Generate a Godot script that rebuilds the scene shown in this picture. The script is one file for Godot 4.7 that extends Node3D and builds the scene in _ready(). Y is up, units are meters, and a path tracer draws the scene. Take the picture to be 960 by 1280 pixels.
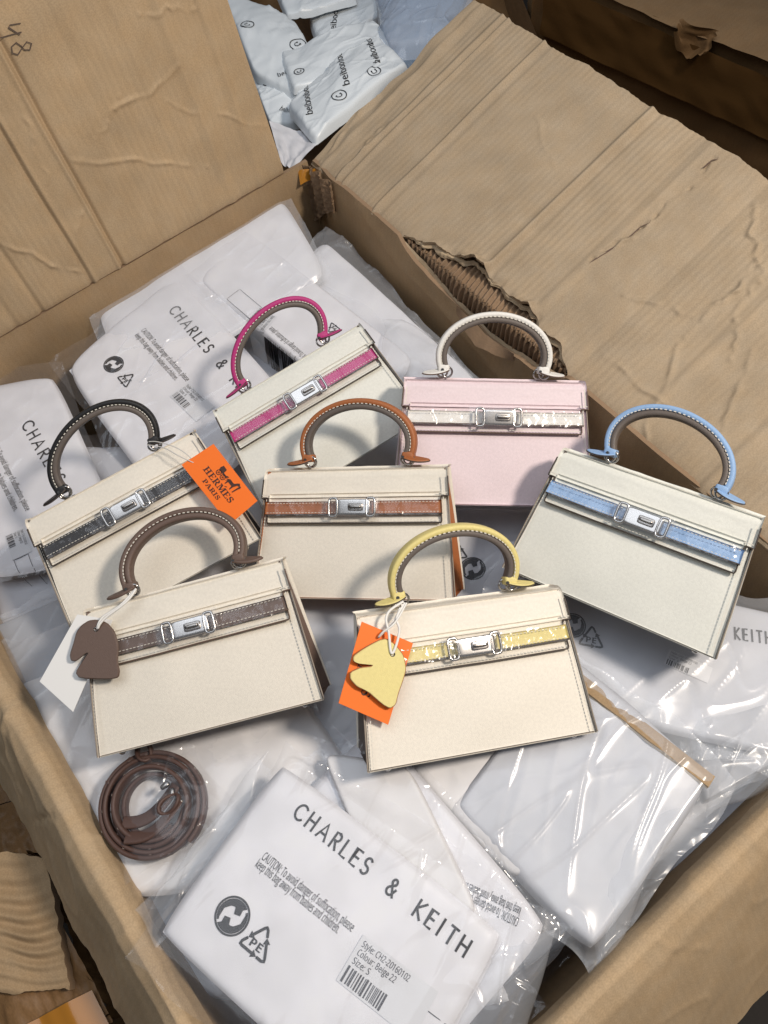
extends Node3D
# An opened carton full of handbags in clear pouches, seen from above. World: y up, metres, y = 0 at the carton's rim.

const CB := Vector3(-0.0260, 0.0000, -0.4776)   # the four corners of the carton's rim: back, left, front, right
const CL := Vector3(-0.5644, 0.0000, -0.1620)
const CF := Vector3(-0.1183, 0.0000, 0.5990)
const CR := Vector3(0.4201, 0.0000, 0.2834)
const BD := {Wt = 0.1803, Wb = 0.1994, H = 0.1244, zt = 0.0158, zb = 0.0399, s = 0.0994, hh = 0.0616}

var nz := FastNoiseLite.new()      # soft folds
var ridge := FastNoiseLite.new()   # long creases
var cells := FastNoiseLite.new()   # crinkled film
var rng := RandomNumberGenerator.new()
var m := {}                        # materials by name
var glyphs := {}


# ---------------------------------------------------------------- mesh helpers
class Mb:
	var v := PackedVector3Array()
	var uv := PackedVector2Array()
	var idx := PackedInt32Array()

	func grid(S: Callable, nu: int, nv: int, flip := false, us := PackedFloat32Array(), vs := PackedFloat32Array(), uvs := Vector2.ONE, uvo := Vector2.ZERO) -> void:
		if us.size() == 0:
			for i in nu + 1: us.append(float(i) / nu)
		if vs.size() == 0:
			for j in nv + 1: vs.append(float(j) / nv)
		var base := v.size()
		var w := us.size()
		for j in vs.size():
			for i in w:
				v.append(S.call(us[i], vs[j]))
				uv.append(Vector2(us[i], vs[j]) * uvs + uvo)
		for j in vs.size() - 1:
			for i in w - 1:
				var a := base + j * w + i
				if flip:
					idx.append_array(PackedInt32Array([a, a + w + 1, a + 1, a, a + w, a + w + 1]))
				else:
					idx.append_array(PackedInt32Array([a, a + 1, a + w + 1, a, a + w + 1, a + w]))

	# a sheet whose face stands «th» proud of S and rounds down to it at its border over «r» (a share of each side)
	func slab(S: Callable, nu: int, nv: int, th: float, ru: float, rv: float, flip := false) -> void:
		var us := Mb.edged(nu, ru)
		var vs := Mb.edged(nv, rv)
		var T := func(u: float, w: float) -> Vector3:
			var e := 0.002
			var p: Vector3 = S.call(u, w)
			var du: Vector3 = S.call(minf(u + e, 1), w) - S.call(maxf(u - e, 0), w)
			var dv: Vector3 = S.call(u, minf(w + e, 1)) - S.call(u, maxf(w - e, 0))
			var n := dv.cross(du).normalized() * (-1.0 if flip else 1.0)
			var k := minf(minf(u, 1 - u) / ru, minf(w, 1 - w) / rv)
			k = clampf(k, 0, 1)
			return p + n * th * sqrt(maxf(0, 1 - (1 - k) * (1 - k)))
		grid(T, 0, 0, flip, us, vs)

	static func edged(n: int, r: float) -> PackedFloat32Array:
		var a := PackedFloat32Array([0, r * 0.08, r * 0.3, r * 0.62, r])
		for i in range(1, n): a.append(lerpf(r, 1 - r, float(i) / n))
		a.append_array(PackedFloat32Array([1 - r, 1 - r * 0.62, 1 - r * 0.3, 1 - r * 0.08, 1]))
		return a

	# a section (list of Vector2: across, up) swept along a path
	func sweep(path: PackedVector3Array, section: PackedVector2Array, up: Vector3, closed := false, capped := true) -> void:
		var n := path.size()
		var k := section.size()
		var base := v.size()
		for i in n:
			var t := (path[(i + 1) % n if closed else mini(i + 1, n - 1)] - path[(i - 1 + n) % n if closed else maxi(i - 1, 0)]).normalized()
			var side := t.cross(up).normalized()
			var w := side.cross(t)
			for j in k:
				v.append(path[i] + side * section[j].x + w * section[j].y)
				uv.append(Vector2(float(j) / k, float(i) / n))
		for i in (n if closed else n - 1):
			for j in k:
				var a := base + i * k + j
				var b := base + i * k + (j + 1) % k
				var c := base + ((i + 1) % n) * k + (j + 1) % k
				var d := base + ((i + 1) % n) * k + j
				idx.append_array(PackedInt32Array([a, b, c, a, c, d]))
		if capped and not closed:
			for e in [0, n - 1]:
				var c0 := v.size()
				var mid := Vector3.ZERO
				for j in k: mid += v[base + e * k + j] / k
				for j in k:
					v.append(v[base + e * k + j]); uv.append(Vector2.ZERO)
				v.append(mid); uv.append(Vector2.ZERO)
				for j in k:
					var q := PackedInt32Array([c0 + k, c0 + (j + 1) % k, c0 + j])
					if e > 0: q = PackedInt32Array([c0 + k, c0 + j, c0 + (j + 1) % k])
					idx.append_array(q)

	func tube(path: PackedVector3Array, r: float, sides := 8, closed := false) -> void:
		var sec := PackedVector2Array()
		for j in sides: sec.append(Vector2(cos(TAU * j / sides), sin(TAU * j / sides)) * r)
		var d := (path[1] - path[0]).normalized()
		sweep(path, sec, Vector3(0.31, 0.9, 0.29) if absf(d.dot(Vector3(0.31, 0.9, 0.29))) < 0.9 else Vector3(1, 0.05, 0.1), closed)

	func box(t: Transform3D, s: Vector3, r := 0.0) -> void:
		var h := s / 2
		var fs := [[Vector3.RIGHT, Vector3.UP, Vector3.BACK], [Vector3.LEFT, Vector3.UP, Vector3.FORWARD], [Vector3.FORWARD, Vector3.UP, Vector3.RIGHT], [Vector3.BACK, Vector3.UP, Vector3.LEFT], [Vector3.RIGHT, Vector3.FORWARD, Vector3.UP], [Vector3.RIGHT, Vector3.BACK, Vector3.DOWN]]
		for q in fs:
			var a: Vector3 = q[0]; var b: Vector3 = q[1]; var c: Vector3 = q[2]
			var S := func(x: float, y: float) -> Vector3:
				return t * ((a * (x * 2 - 1) + b * (y * 2 - 1) + c) * h)
			grid(S, 1, 1, true)
			if r > 0.0: pass

	# rounded box: a superellipsoid-like block
	func block(t: Transform3D, s: Vector3, p := 5.0, n := 12) -> void:
		var S := func(x: float, y: float) -> Vector3:
			var th := x * TAU
			var ph := (y - 0.5) * PI
			var f := func(c: float) -> float: return signf(c) * pow(absf(c), 2.0 / p)
			return t * Vector3(f.call(cos(ph)) * f.call(cos(th)) * s.x / 2, f.call(sin(ph)) * s.y / 2, f.call(cos(ph)) * f.call(sin(th)) * s.z / 2)
		grid(S, n * 2, n, false)

	func fan(pts: PackedVector3Array, n: Vector3) -> void:   # a flat polygon, facing n
		var f := Vector3(n).normalized()
		var x := (pts[1] - pts[0]).normalized()
		var y := f.cross(x)
		var flat := PackedVector2Array()
		for p in pts: flat.append(Vector2((p - pts[0]).dot(x), (p - pts[0]).dot(y)))
		var tri := Geometry2D.triangulate_polygon(flat)
		var base := v.size()
		for i in pts.size():
			v.append(pts[i]); uv.append(flat[i])
		for i in range(0, tri.size(), 3):
			var a := tri[i]; var b := tri[i + 1]; var c := tri[i + 2]
			var up := (pts[c] - pts[a]).cross(pts[b] - pts[a]).dot(f) > 0
			idx.append_array(PackedInt32Array([base + a, base + b, base + c] if up else [base + a, base + c, base + b]))

	# an outline cut out of a sheet «th» thick, its top edge a little rounded
	func plate(pts: PackedVector3Array, n: Vector3, th: float, r := 0.0004) -> void:
		var f := Vector3(n).normalized()
		var k := pts.size()
		var mid := Vector3.ZERO
		for p in pts: mid += p / k
		var inn := PackedVector3Array()
		for p in pts: inn.append(p + (mid - p).normalized() * r + f * th)
		fan(inn, f)
		var low := PackedVector3Array()
		for p in pts: low.append(p)
		fan(low, -f)
		var turn := 0.0
		for i in k: turn += (pts[i] - mid).cross(pts[(i + 1) % k] - mid).dot(f)
		var rings := [pts, PackedVector3Array(), inn]
		for p in pts: rings[1].append(p + f * (th - r))
		for q in 2:
			var base := v.size()
			for i in k:
				v.append(rings[q][i]); v.append(rings[q + 1][i]); uv.append(Vector2.ZERO); uv.append(Vector2.ZERO)
			for i in k:
				var a := base + i * 2; var b := base + ((i + 1) % k) * 2
				idx.append_array(PackedInt32Array([a, a + 1, b + 1, a, b + 1, b] if turn > 0 else [a, b + 1, a + 1, a, b, b + 1]))

	func done() -> ArrayMesh:
		var n := PackedVector3Array()
		n.resize(v.size())
		for i in range(0, idx.size(), 3):
			var a := idx[i]; var b := idx[i + 1]; var c := idx[i + 2]
			var f := (v[c] - v[a]).cross(v[b] - v[a])
			n[a] += f; n[b] += f; n[c] += f
		for i in n.size():
			n[i] = n[i].normalized() if n[i].length_squared() > 0.0 else Vector3.UP
		var arr := []
		arr.resize(Mesh.ARRAY_MAX)
		arr[Mesh.ARRAY_VERTEX] = v; arr[Mesh.ARRAY_NORMAL] = n; arr[Mesh.ARRAY_TEX_UV] = uv; arr[Mesh.ARRAY_INDEX] = idx
		var am := ArrayMesh.new()
		am.add_surface_from_arrays(Mesh.PRIMITIVE_TRIANGLES, arr)
		return am


var used := {}
func numbered(called: String) -> String:
	used[called] = used.get(called, -1) + 1
	return called if used[called] == 0 else "%s_%03d" % [called, used[called]]


func part(called: String, mb: Mb, mat: Material, parent: Node3D) -> MeshInstance3D:
	var o := MeshInstance3D.new()
	var nm := called
	var k := 0
	while parent.has_node(NodePath(nm)):
		k += 1; nm = "%s_%03d" % [called, k]
	o.name = nm
	o.mesh = mb.done()
	o.material_override = mat
	parent.add_child(o, true)
	return o


func thing(called: String, label: String, category: String, at := Transform3D(), group := "") -> Node3D:
	var o := Node3D.new()
	o.name = numbered(called)
	o.transform = at
	add_child(o, true)
	o.set_meta("label", label); o.set_meta("category", category)
	if group: o.set_meta("group", group)
	return o


func stuff(o: Node3D) -> void:
	o.set_meta("kind", "stuff")


# ---------------------------------------------------------------- materials
func image_rgb(n: int, f: Callable) -> ImageTexture:
	var b := PackedByteArray()
	b.resize(n * n * 3)
	for y in n:
		for x in n:
			var c: Color = f.call(x, y)
			var k := (y * n + x) * 3
			b[k] = int(clampf(c.r, 0, 1) * 255); b[k + 1] = int(clampf(c.g, 0, 1) * 255); b[k + 2] = int(clampf(c.b, 0, 1) * 255)
	return ImageTexture.create_from_image(Image.create_from_data(n, n, false, Image.FORMAT_RGB8, b))


func noise_bytes(n: int, freq: float, sd: int, oct := 4, kind := FastNoiseLite.TYPE_SIMPLEX_SMOOTH) -> PackedByteArray:
	var f := FastNoiseLite.new()
	f.seed = sd; f.frequency = freq; f.fractal_octaves = oct; f.noise_type = kind
	var im := f.get_seamless_image(n, n)
	im.convert(Image.FORMAT_L8)
	return im.get_data()


func mat(c: Color, rough := 0.6, extra := {}) -> StandardMaterial3D:
	var o := StandardMaterial3D.new()
	o.albedo_color = c
	o.roughness = rough
	o.metallic_specular = 0.4
	for k in extra: o.set(k, extra[k])
	return o


func lin(r: float, g: float, b: float) -> Color:
	return Color(r, g, b).linear_to_srgb()


func make_materials() -> void:
	var n := 768
	var fib := noise_bytes(n, 0.22, 3, 4)
	var big := noise_bytes(n, 0.006, 4, 4)
	var blot := noise_bytes(n, 0.015, 14, 3)
	# kraft paper: fibre grain, soft blotches and the faint washboard of the flutes below (46 flutes across the tile, 0.36 m)
	var kraft := image_rgb(n, func(x, y):
		var k: int = y * n + x
		var wash := sin(TAU * 46.0 * x / n + blot[k] / 60.0)
		var g := 0.85 + 0.14 * fib[k] / 255.0 + 0.09 * (big[k] / 255.0 - 0.5) + 0.008 * wash
		return Color(g, g * (0.985 + 0.02 * blot[k] / 255.0), g * (0.96 + 0.05 * blot[k] / 255.0)))
	var kraft_bump := image_rgb(n, func(x, y):
		var k: int = y * n + x
		var wash := sin(TAU * 46.0 * x / n + blot[k] / 60.0)
		var g := 0.5 + 0.22 * (fib[k] / 255.0 - 0.5) + 0.02 * wash * (0.4 + big[k] / 255.0)
		return Color(g, g, g))
	var kr := {"albedo_texture": kraft, "heightmap_enabled": true, "heightmap_texture": kraft_bump, "heightmap_scale": 0.025, "uv1_scale": Vector3(2.8, 2.8, 1), "metallic_specular": 0.3}
	m.kraft = mat(lin(0.53, 0.39, 0.245), 0.75, kr)
	m.kraft_grey = mat(lin(0.44, 0.345, 0.24), 0.75, kr)
	m.kraft_wall = mat(lin(0.42, 0.295, 0.175), 0.8, kr)
	m.kraft_old = mat(lin(0.30, 0.19, 0.10), 0.8, kr)
	m.kraft_brown = mat(lin(0.24, 0.135, 0.06), 0.45, kr)
	m.kraft_torn = mat(lin(0.33, 0.225, 0.145), 0.9, kr)
	m.kraft_pale = mat(lin(0.55, 0.43, 0.29), 0.85, kr)
	m.tape = mat(lin(0.36, 0.15, 0.015), 0.3, {"clearcoat_enabled": true, "clearcoat": 0.5, "clearcoat_roughness": 0.15})
	m.tape_brown = mat(lin(0.12, 0.06, 0.02), 0.2, {})
	m.floor = mat(lin(0.025, 0.02, 0.017), 0.7, {"albedo_texture": kraft, "uv1_triplanar": true, "uv1_scale": Vector3(2, 2, 2)})
	# pebbled leather: fine diagonal grain
	var gr := noise_bytes(256, 0.09, 7, 2, FastNoiseLite.TYPE_CELLULAR)
	var soft := noise_bytes(256, 0.03, 8, 3)
	var leather := image_rgb(256, func(x, y):
		var k: int = y * 256 + x
		var d := sin(TAU * (x * 20.0 + y * 12.0) / 256.0 + soft[k] / 50.0) * sin(TAU * (x * 9.0 - y * 24.0) / 256.0 + soft[k] / 40.0)
		var g := 0.5 + 0.3 * d + 0.3 * (gr[k] / 255.0 - 0.5)
		return Color(g, g, g))
	var tint := image_rgb(256, func(x, y):
		var k: int = y * 256 + x
		var d := sin(TAU * (x * 20.0 + y * 12.0) / 256.0 + soft[k] / 50.0) * sin(TAU * (x * 9.0 - y * 24.0) / 256.0 + soft[k] / 40.0)
		var g := 0.96 + 0.022 * d + 0.05 * (soft[k] / 255.0 - 0.5)
		return Color(g, g, g))
	var le := {"albedo_texture": tint, "heightmap_enabled": true, "heightmap_texture": leather, "heightmap_scale": 0.022, "uv1_triplanar": true, "uv1_scale": Vector3(36, 36, 36), "metallic_specular": 0.45}
	var cols := {
		"cream": lin(0.86, 0.80, 0.695), "cream_cool": lin(0.785, 0.785, 0.72), "pink": lin(0.80, 0.665, 0.695), "black": lin(0.012, 0.012, 0.013), "magenta": lin(0.50, 0.035, 0.20), "white": lin(0.82, 0.80, 0.76),
		"tan": lin(0.40, 0.135, 0.045), "blue": lin(0.30, 0.47, 0.74), "taupe": lin(0.15, 0.10, 0.08), "yellow": lin(0.80, 0.68, 0.27), "grey": lin(0.14, 0.115, 0.10), "dark": lin(0.05, 0.042, 0.038), "strap": lin(0.10, 0.056, 0.045)}
	for k in cols: m[k] = mat(cols[k], 0.5, le)
	m.edge_dark = mat(lin(0.06, 0.045, 0.037), 0.4)
	m.edge_brown = mat(lin(0.12, 0.075, 0.055), 0.4)
	m.edge_soft = mat(lin(0.3, 0.25, 0.2), 0.5)
	m.thread = mat(lin(0.72, 0.68, 0.6), 0.7)
	m.thread_dark = mat(lin(0.2, 0.16, 0.14), 0.7)
	m.metal = mat(lin(0.46, 0.445, 0.43), 0.2, {"metallic": 1.0})
	m.metal_dark = mat(lin(0.30, 0.28, 0.26), 0.25, {"metallic": 1.0})
	# pouches
	var mott := image_rgb(256, func(x, y):
		var k: int = y * 256 + x
		var g := 0.95 + 0.05 * smoothstep(0.1, 0.9, soft[k] / 255.0)
		return Color(g, g, g * 1.01))
	var pap := {"albedo_texture": mott, "uv1_triplanar": true, "uv1_world_triplanar": true, "uv1_scale": Vector3(2.3, 2.3, 2.3)}
	m.paper = mat(lin(0.73, 0.73, 0.75), 0.45, pap)
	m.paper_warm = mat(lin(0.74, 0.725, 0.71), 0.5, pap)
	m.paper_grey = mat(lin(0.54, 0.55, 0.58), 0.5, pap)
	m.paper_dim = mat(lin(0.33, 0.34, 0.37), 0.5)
	m.card = mat(lin(0.82, 0.81, 0.79), 0.6)
	m.poly = mat(lin(0.74, 0.79, 0.83), 0.32, {"metallic_specular": 0.5})
	m.film = mat(Color(0.93, 0.95, 1.0, 0.035), 0.12, {"transparency": BaseMaterial3D.TRANSPARENCY_ALPHA, "metallic_specular": 0.4})
	m.film_strap = mat(Color(0.95, 0.96, 1.0, 0.04), 0.14, {"transparency": BaseMaterial3D.TRANSPARENCY_ALPHA, "metallic_specular": 0.4})
	m.film_milky = mat(Color(0.92, 0.94, 0.97, 0.17), 0.2, {"transparency": BaseMaterial3D.TRANSPARENCY_ALPHA, "metallic_specular": 0.36})
	m.film_blue = mat(Color(0.66, 0.78, 0.92, 0.3), 0.15, {"transparency": BaseMaterial3D.TRANSPARENCY_ALPHA, "metallic_specular": 0.5})
	m.ink = mat(lin(0.02, 0.02, 0.022), 0.5)
	m.ink_grey = mat(lin(0.06, 0.06, 0.07), 0.5)
	m.ink_brown = mat(lin(0.055, 0.02, 0.012), 0.5)
	m.pen = mat(lin(0.10, 0.07, 0.055), 0.6)
	m.label_paper = mat(lin(0.62, 0.63, 0.66), 0.5)
	m.orange = mat(lin(0.86, 0.17, 0.012), 0.55)
	m.cord = mat(lin(0.8, 0.78, 0.74), 0.8)
	m.clear_cord = mat(lin(0.6, 0.58, 0.55), 0.3)


# ---------------------------------------------------------------- lettering
# capitals of the widely spaced print, as thin strokes in a box one high
func make_glyphs() -> void:
	var arc := func(cx, cy, rx, ry, a0, a1, n := 14):
		var p := PackedVector2Array()
		for i in n + 1:
			var a := deg_to_rad(lerpf(a0, a1, float(i) / n))
			p.append(Vector2(cx + rx * cos(a), cy + ry * sin(a)))
		return p
	var L := func(a): return PackedVector2Array(a)
	glyphs = {
		"C": [0.72, [arc.call(0.44, 0.5, 0.44, 0.5, 48, 312, 18)]],
		"H": [0.62, [L.call([Vector2(0, 0), Vector2(0, 1)]), L.call([Vector2(0.62, 0), Vector2(0.62, 1)]), L.call([Vector2(0, 0.52), Vector2(0.62, 0.52)])]],
		"A": [0.76, [L.call([Vector2(0, 0), Vector2(0.38, 1), Vector2(0.76, 0)]), L.call([Vector2(0.14, 0.34), Vector2(0.62, 0.34)])]],
		"R": [0.5, [L.call([Vector2(0, 0), Vector2(0, 1), Vector2(0.24, 1)]) + arc.call(0.24, 0.75, 0.25, 0.25, 90, -90, 8) + L.call([Vector2(0, 0.5)]), L.call([Vector2(0.18, 0.5), Vector2(0.52, 0)])]],
		"L": [0.44, [L.call([Vector2(0, 1), Vector2(0, 0), Vector2(0.44, 0)])]],
		"E": [0.46, [L.call([Vector2(0.46, 1), Vector2(0, 1), Vector2(0, 0), Vector2(0.46, 0)]), L.call([Vector2(0, 0.52), Vector2(0.42, 0.52)])]],
		"S": [0.52, [arc.call(0.26, 0.75, 0.24, 0.25, 40, 250, 10) + arc.call(0.26, 0.25, 0.26, 0.25, 80, -140, 10)]],
		"&": [0.68, [L.call([Vector2(0.66, 0), Vector2(0.14, 0.72)]) + arc.call(0.3, 0.8, 0.18, 0.19, 200, -30, 9) + L.call([Vector2(0.1, 0.42)]) + arc.call(0.28, 0.24, 0.26, 0.24, 150, 330, 8) + L.call([Vector2(0.64, 0.46)])]],
		"K": [0.56, [L.call([Vector2(0, 0), Vector2(0, 1)]), L.call([Vector2(0.54, 1), Vector2(0.03, 0.48), Vector2(0.58, 0)])]],
		"I": [0.24, [L.call([Vector2(0.12, 0), Vector2(0.12, 1)])]],
		"T": [0.58, [L.call([Vector2(0, 1), Vector2(0.58, 1)]), L.call([Vector2(0.29, 0), Vector2(0.29, 1)])]],
	}


# where: maps a flat point (metres) to a point on the surface
func stroke(mb: Mb, pts: PackedVector2Array, w: float, where: Callable, closed := false) -> void:
	var n := pts.size()
	var q := PackedVector3Array()
	var base := mb.v.size()
	for i in n:
		var a := pts[(i - 1 + n) % n] if closed or i > 0 else pts[i]
		var b := pts[(i + 1) % n] if closed or i < n - 1 else pts[i]
		var d := (b - a).normalized()
		var s := Vector2(-d.y, d.x) * w / 2
		if i > 0 and i < n - 1:
			var d1 := (pts[i] - a).normalized()
			var c := d1.dot(d)
			s /= maxf(c, 0.6)
		var ext := Vector2.ZERO
		if not closed and i == 0: ext = -d * w * 0.4
		if not closed and i == n - 1: ext = d * w * 0.4
		mb.v.append(where.call(pts[i] + s + ext)); mb.v.append(where.call(pts[i] - s + ext))
		mb.uv.append(Vector2.ZERO); mb.uv.append(Vector2.ONE)
	for i in (n if closed else n - 1):
		var a := base + i * 2
		var b := base + ((i + 1) % n) * 2
		mb.idx.append_array(PackedInt32Array([a, b, b + 1, a, b + 1, a + 1]))


func blot(mb: Mb, pts: PackedVector2Array, where: Callable) -> void:   # a filled outline
	var tri := Geometry2D.triangulate_polygon(pts)
	var base := mb.v.size()
	for p in pts:
		mb.v.append(where.call(p)); mb.uv.append(p)
	for i in range(0, tri.size(), 3):
		var a := tri[i]; var b := tri[i + 1]; var c := tri[i + 2]
		if (pts[b] - pts[a]).cross(pts[c] - pts[a]) > 0:
			var t := b
			b = c; c = t
		mb.idx.append_array(PackedInt32Array([base + a, base + b, base + c]))


func spaced(mb: Mb, text: String, length: float, cap: float, w: float, where: Callable, gap := 0.5, word := 1.35) -> void:
	var total := 0.0
	for ch in text: total += word if ch == " " else glyphs[ch][0] + gap
	total -= gap
	var k := length / total
	var x := 0.0
	for ch in text:
		if ch == " ":
			x += word
			continue
		for s in glyphs[ch][1]:
			var p := PackedVector2Array()
			for q in s: p.append(Vector2((x + q.x) * k, q.y * cap))
			stroke(mb, p, w, where)
		x += glyphs[ch][0] + gap


func typed(mb: Mb, text: String, length: float, cap: float, where: Callable, bold := false, serif := false) -> void:
	var f := SystemFont.new()
	f.font_names = PackedStringArray(["Droid Serif" if serif else "Droid Sans"])
	if bold: f.font_weight = 700
	var t := TextMesh.new()
	t.font = f; t.text = text; t.font_size = 32; t.pixel_size = 0.01; t.depth = 0.0; t.curve_step = 2.0
	t.horizontal_alignment = HORIZONTAL_ALIGNMENT_LEFT
	t.vertical_alignment = VERTICAL_ALIGNMENT_BOTTOM
	var a := t.surface_get_arrays(0)
	var v: PackedVector3Array = a[Mesh.ARRAY_VERTEX]
	var ix = a[Mesh.ARRAY_INDEX]
	if v.size() == 0: return
	var lo := v[0]; var hi := v[0]
	for p in v:
		lo = lo.min(p); hi = hi.max(p)
	# the baseline and the height of a capital, measured once on an H
	var tm := TextMesh.new()
	tm.font = f; tm.text = "H"; tm.font_size = 32; tm.pixel_size = 0.01; tm.depth = 0.0
	tm.vertical_alignment = VERTICAL_ALIGNMENT_BOTTOM
	var hv: PackedVector3Array = tm.surface_get_arrays(0)[Mesh.ARRAY_VERTEX]
	var h0 := 1e9; var h1 := -1e9
	for p in hv:
		h0 = minf(h0, p.y); h1 = maxf(h1, p.y)
	var base := mb.v.size()
	for p in v:
		mb.v.append(where.call(Vector2((p.x - lo.x) / (hi.x - lo.x) * length, (p.y - h0) / (h1 - h0) * cap)))
		mb.uv.append(Vector2.ZERO)
	if ix == null or ix.size() == 0: ix = PackedInt32Array(range(v.size()))
	for i in ix: mb.idx.append(base + i)


# two arrows chasing each other in a ring
func ring_mark(mb: Mb, r: float, where: Callable) -> void:
	var c := PackedVector2Array()
	for i in 40: c.append(Vector2(cos(TAU * i / 40), sin(TAU * i / 40)) * r * 0.94)
	stroke(mb, c, r * 0.11, where, true)
	for k in 2:
		var o := PackedVector2Array()
		var t := deg_to_rad(35.0 + 180 * k)
		for i in 15:   # outer edge
			var a := t + deg_to_rad(lerpf(20, 190, i / 14.0))
			o.append(Vector2(cos(a), sin(a)) * r * 0.86)
		for i in 13:   # inner edge, an arrow that swells
			var a := t + deg_to_rad(lerpf(190, 70, i / 12.0))
			o.append(Vector2(cos(a), sin(a)) * r * lerpf(0.74, 0.44, i / 12.0))
		var a2 := t + deg_to_rad(48)
		o.append(Vector2(cos(a2), sin(a2)) * r * 0.12)
		o.append(Vector2(cos(t - 0.05), sin(t - 0.05)) * r * 0.42)
		o.append(Vector2(cos(t + 0.42), sin(t + 0.42)) * r * 0.62)
		blot(mb, o, where)


func recycle_mark(mb: Mb, r: float, where: Callable) -> void:
	var pts := []
	for k in 3: pts.append(Vector2(cos(PI / 2 + TAU * k / 3), sin(PI / 2 + TAU * k / 3)) * r)
	for k in 3:
		var a: Vector2 = pts[k]; var b: Vector2 = pts[(k + 1) % 3]; var c: Vector2 = pts[(k + 2) % 3]
		stroke(mb, PackedVector2Array([a.lerp(c, 0.28), a.lerp(c, 0.12), a.lerp(b, 0.04).lerp(Vector2.ZERO, 0.04), a.lerp(b, 0.12), a.lerp(b, 0.52)]), r * 0.15, where)
		var d := (b - a).normalized(); var s := Vector2(-d.y, d.x)
		var tip := a.lerp(b, 0.68)
		blot(mb, PackedVector2Array([tip, tip - d * r * 0.3 + s * r * 0.2, tip - d * r * 0.3 - s * r * 0.2]), where)
	typed(mb, "PE", r * 0.72, r * 0.42, func(p): return where.call(p + Vector2(-r * 0.36, -r * 0.28)), true)


func bars(mb: Mb, w: float, h: float, where: Callable) -> void:
	var x := 0.0
	while x < w:
		var t := w / 60.0 * (1 + rng.randi() % 3)
		stroke(mb, PackedVector2Array([Vector2(x, 0), Vector2(x, h * 0.5), Vector2(x, h)]), t, where)
		x += t + w / 60.0 * (1 + rng.randi() % 3)


# ---------------------------------------------------------------- pouches
# A flat pouch: a corner, two edges, and how thick it is. Returns what prints need.
func pouch_surface(a: Vector3, e1: Vector3, e2: Vector3, th: float, amp := 0.0012, round_ := 0.06, sd := 0.0) -> Dictionary:
	var n := e2.cross(e1).normalized()
	if n.y < 0: n = -n
	var top := func(u: float, v: float) -> Vector3:
		var s := u * 2 - 1; var t := v * 2 - 1
		var k := 1.0 - round_ * pow(absf(s * t), 5.0)
		var c := a + (e1 + e2) / 2 + e1 * s * k / 2 + e2 * t * k / 2
		var p := (1 - pow(absf(s), 30.0)) * (1 - pow(absf(t), 30.0))
		var q := Vector3(c.x + sd, c.z, 0)
		var q2 := Vector2(c.x + sd, c.z)
		var fold := nz.get_noise_2d(q.x * 9, q.y * 9) * 2.2 + absf(ridge.get_noise_2d(q.x * 16, q.y * 16)) * 1.2 + nz.get_noise_2d(q.x * 40, q.y * 40) * 0.5 + absf(ridge.get_noise_2d(q.x * 44 + q.y * 20, q.y * 30)) * 0.5
		return c + n * (th * p + amp * (fold + 0.35 * streaks(q2)) * minf(1, p * 2))
	return {"a": a, "e1": e1, "e2": e2, "n": n, "th": th, "top": top, "sd": sd}


func pouch_body(p: Dictionary, parent: Node3D, mt: Material, called := "white_pouch", res := 70) -> MeshInstance3D:
	var mb := Mb.new()
	mb.grid(p.top, res, res, p.e2.cross(p.e1).y < 0)
	var a: Vector3 = p.a
	mb.fan(PackedVector3Array([a + p.e1 * 0.03 + p.e2 * 0.03, a + p.e1 * 0.97 + p.e2 * 0.03, a + p.e1 * 0.97 + p.e2 * 0.97, a + p.e1 * 0.03 + p.e2 * 0.97]), -p.n)
	return part(called, mb, mt, parent)


# long thin creases of stretched film
func streaks(q: Vector2) -> float:
	var a := pow(1.0 - absf(ridge.get_noise_2d(q.x * 34 + q.y * 20, q.y * 12 - q.x * 6)), 9.0)
	var b := pow(1.0 - absf(ridge.get_noise_2d(q.x * 10 - q.y * 16 + 40, q.y * 40 + q.x * 26)), 9.0)
	var where := smoothstep(-0.15, 0.35, nz.get_noise_2d(q.x * 12 + 50, q.y * 12))
	return (a + 0.8 * b) * (0.25 + where)


# clear film over a pouch, loose round its border and crinkled there
func pouch_film(p: Dictionary, parent: Node3D, mt: Material, margin := 0.018, crinkle := 1.0, res := 150) -> MeshInstance3D:
	var mb := Mb.new()
	var m1: float = margin / p.e1.length(); var m2: float = margin / p.e2.length()
	var S := func(u: float, v: float) -> Vector3:
		var s := (u * 2 - 1) * (1 + 2 * m1); var t := (v * 2 - 1) * (1 + 2 * m2)
		var c: Vector3 = p.a + (p.e1 + p.e2) / 2 + p.e1 * s / 2 + p.e2 * t / 2
		var lim := func(x: float) -> float: return 1.0 - smoothstep(0.9, 1.0 + 0.09, absf(x))
		var k: float = lim.call(s) * lim.call(t)
		var q := Vector2(c.x + p.sd * 3, c.z)
		var cr := cells.get_noise_2d(q.x * 22, q.y * 22) * 0.6 + cells.get_noise_2d(q.x * 60 + 5, q.y * 60) * 0.25
		var wav := absf(ridge.get_noise_2d(q.x * 11 + 3, q.y * 11)) * 1.4 + nz.get_noise_2d(q.x * 26, q.y * 26)
		var edge := 1 - k
		c += (p.e1.normalized() * nz.get_noise_2d(q.y * 30, q.x * 9) + p.e2.normalized() * nz.get_noise_2d(q.x * 30 + 7, q.y * 9)) * 0.012 * edge
		return c + p.n * (p.th * (0.25 + 0.75 * k) + 0.0045 + (0.0010 * wav + 0.0004 * cr + 0.0013 * streaks(q)) * crinkle + edge * crinkle * (0.003 * cr + 0.003 * wav + 0.0016 * streaks(q * 1.7)))
	mb.grid(S, res, res, p.e2.cross(p.e1).y < 0)
	return part("clear_film", mb, mt, parent)


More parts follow.
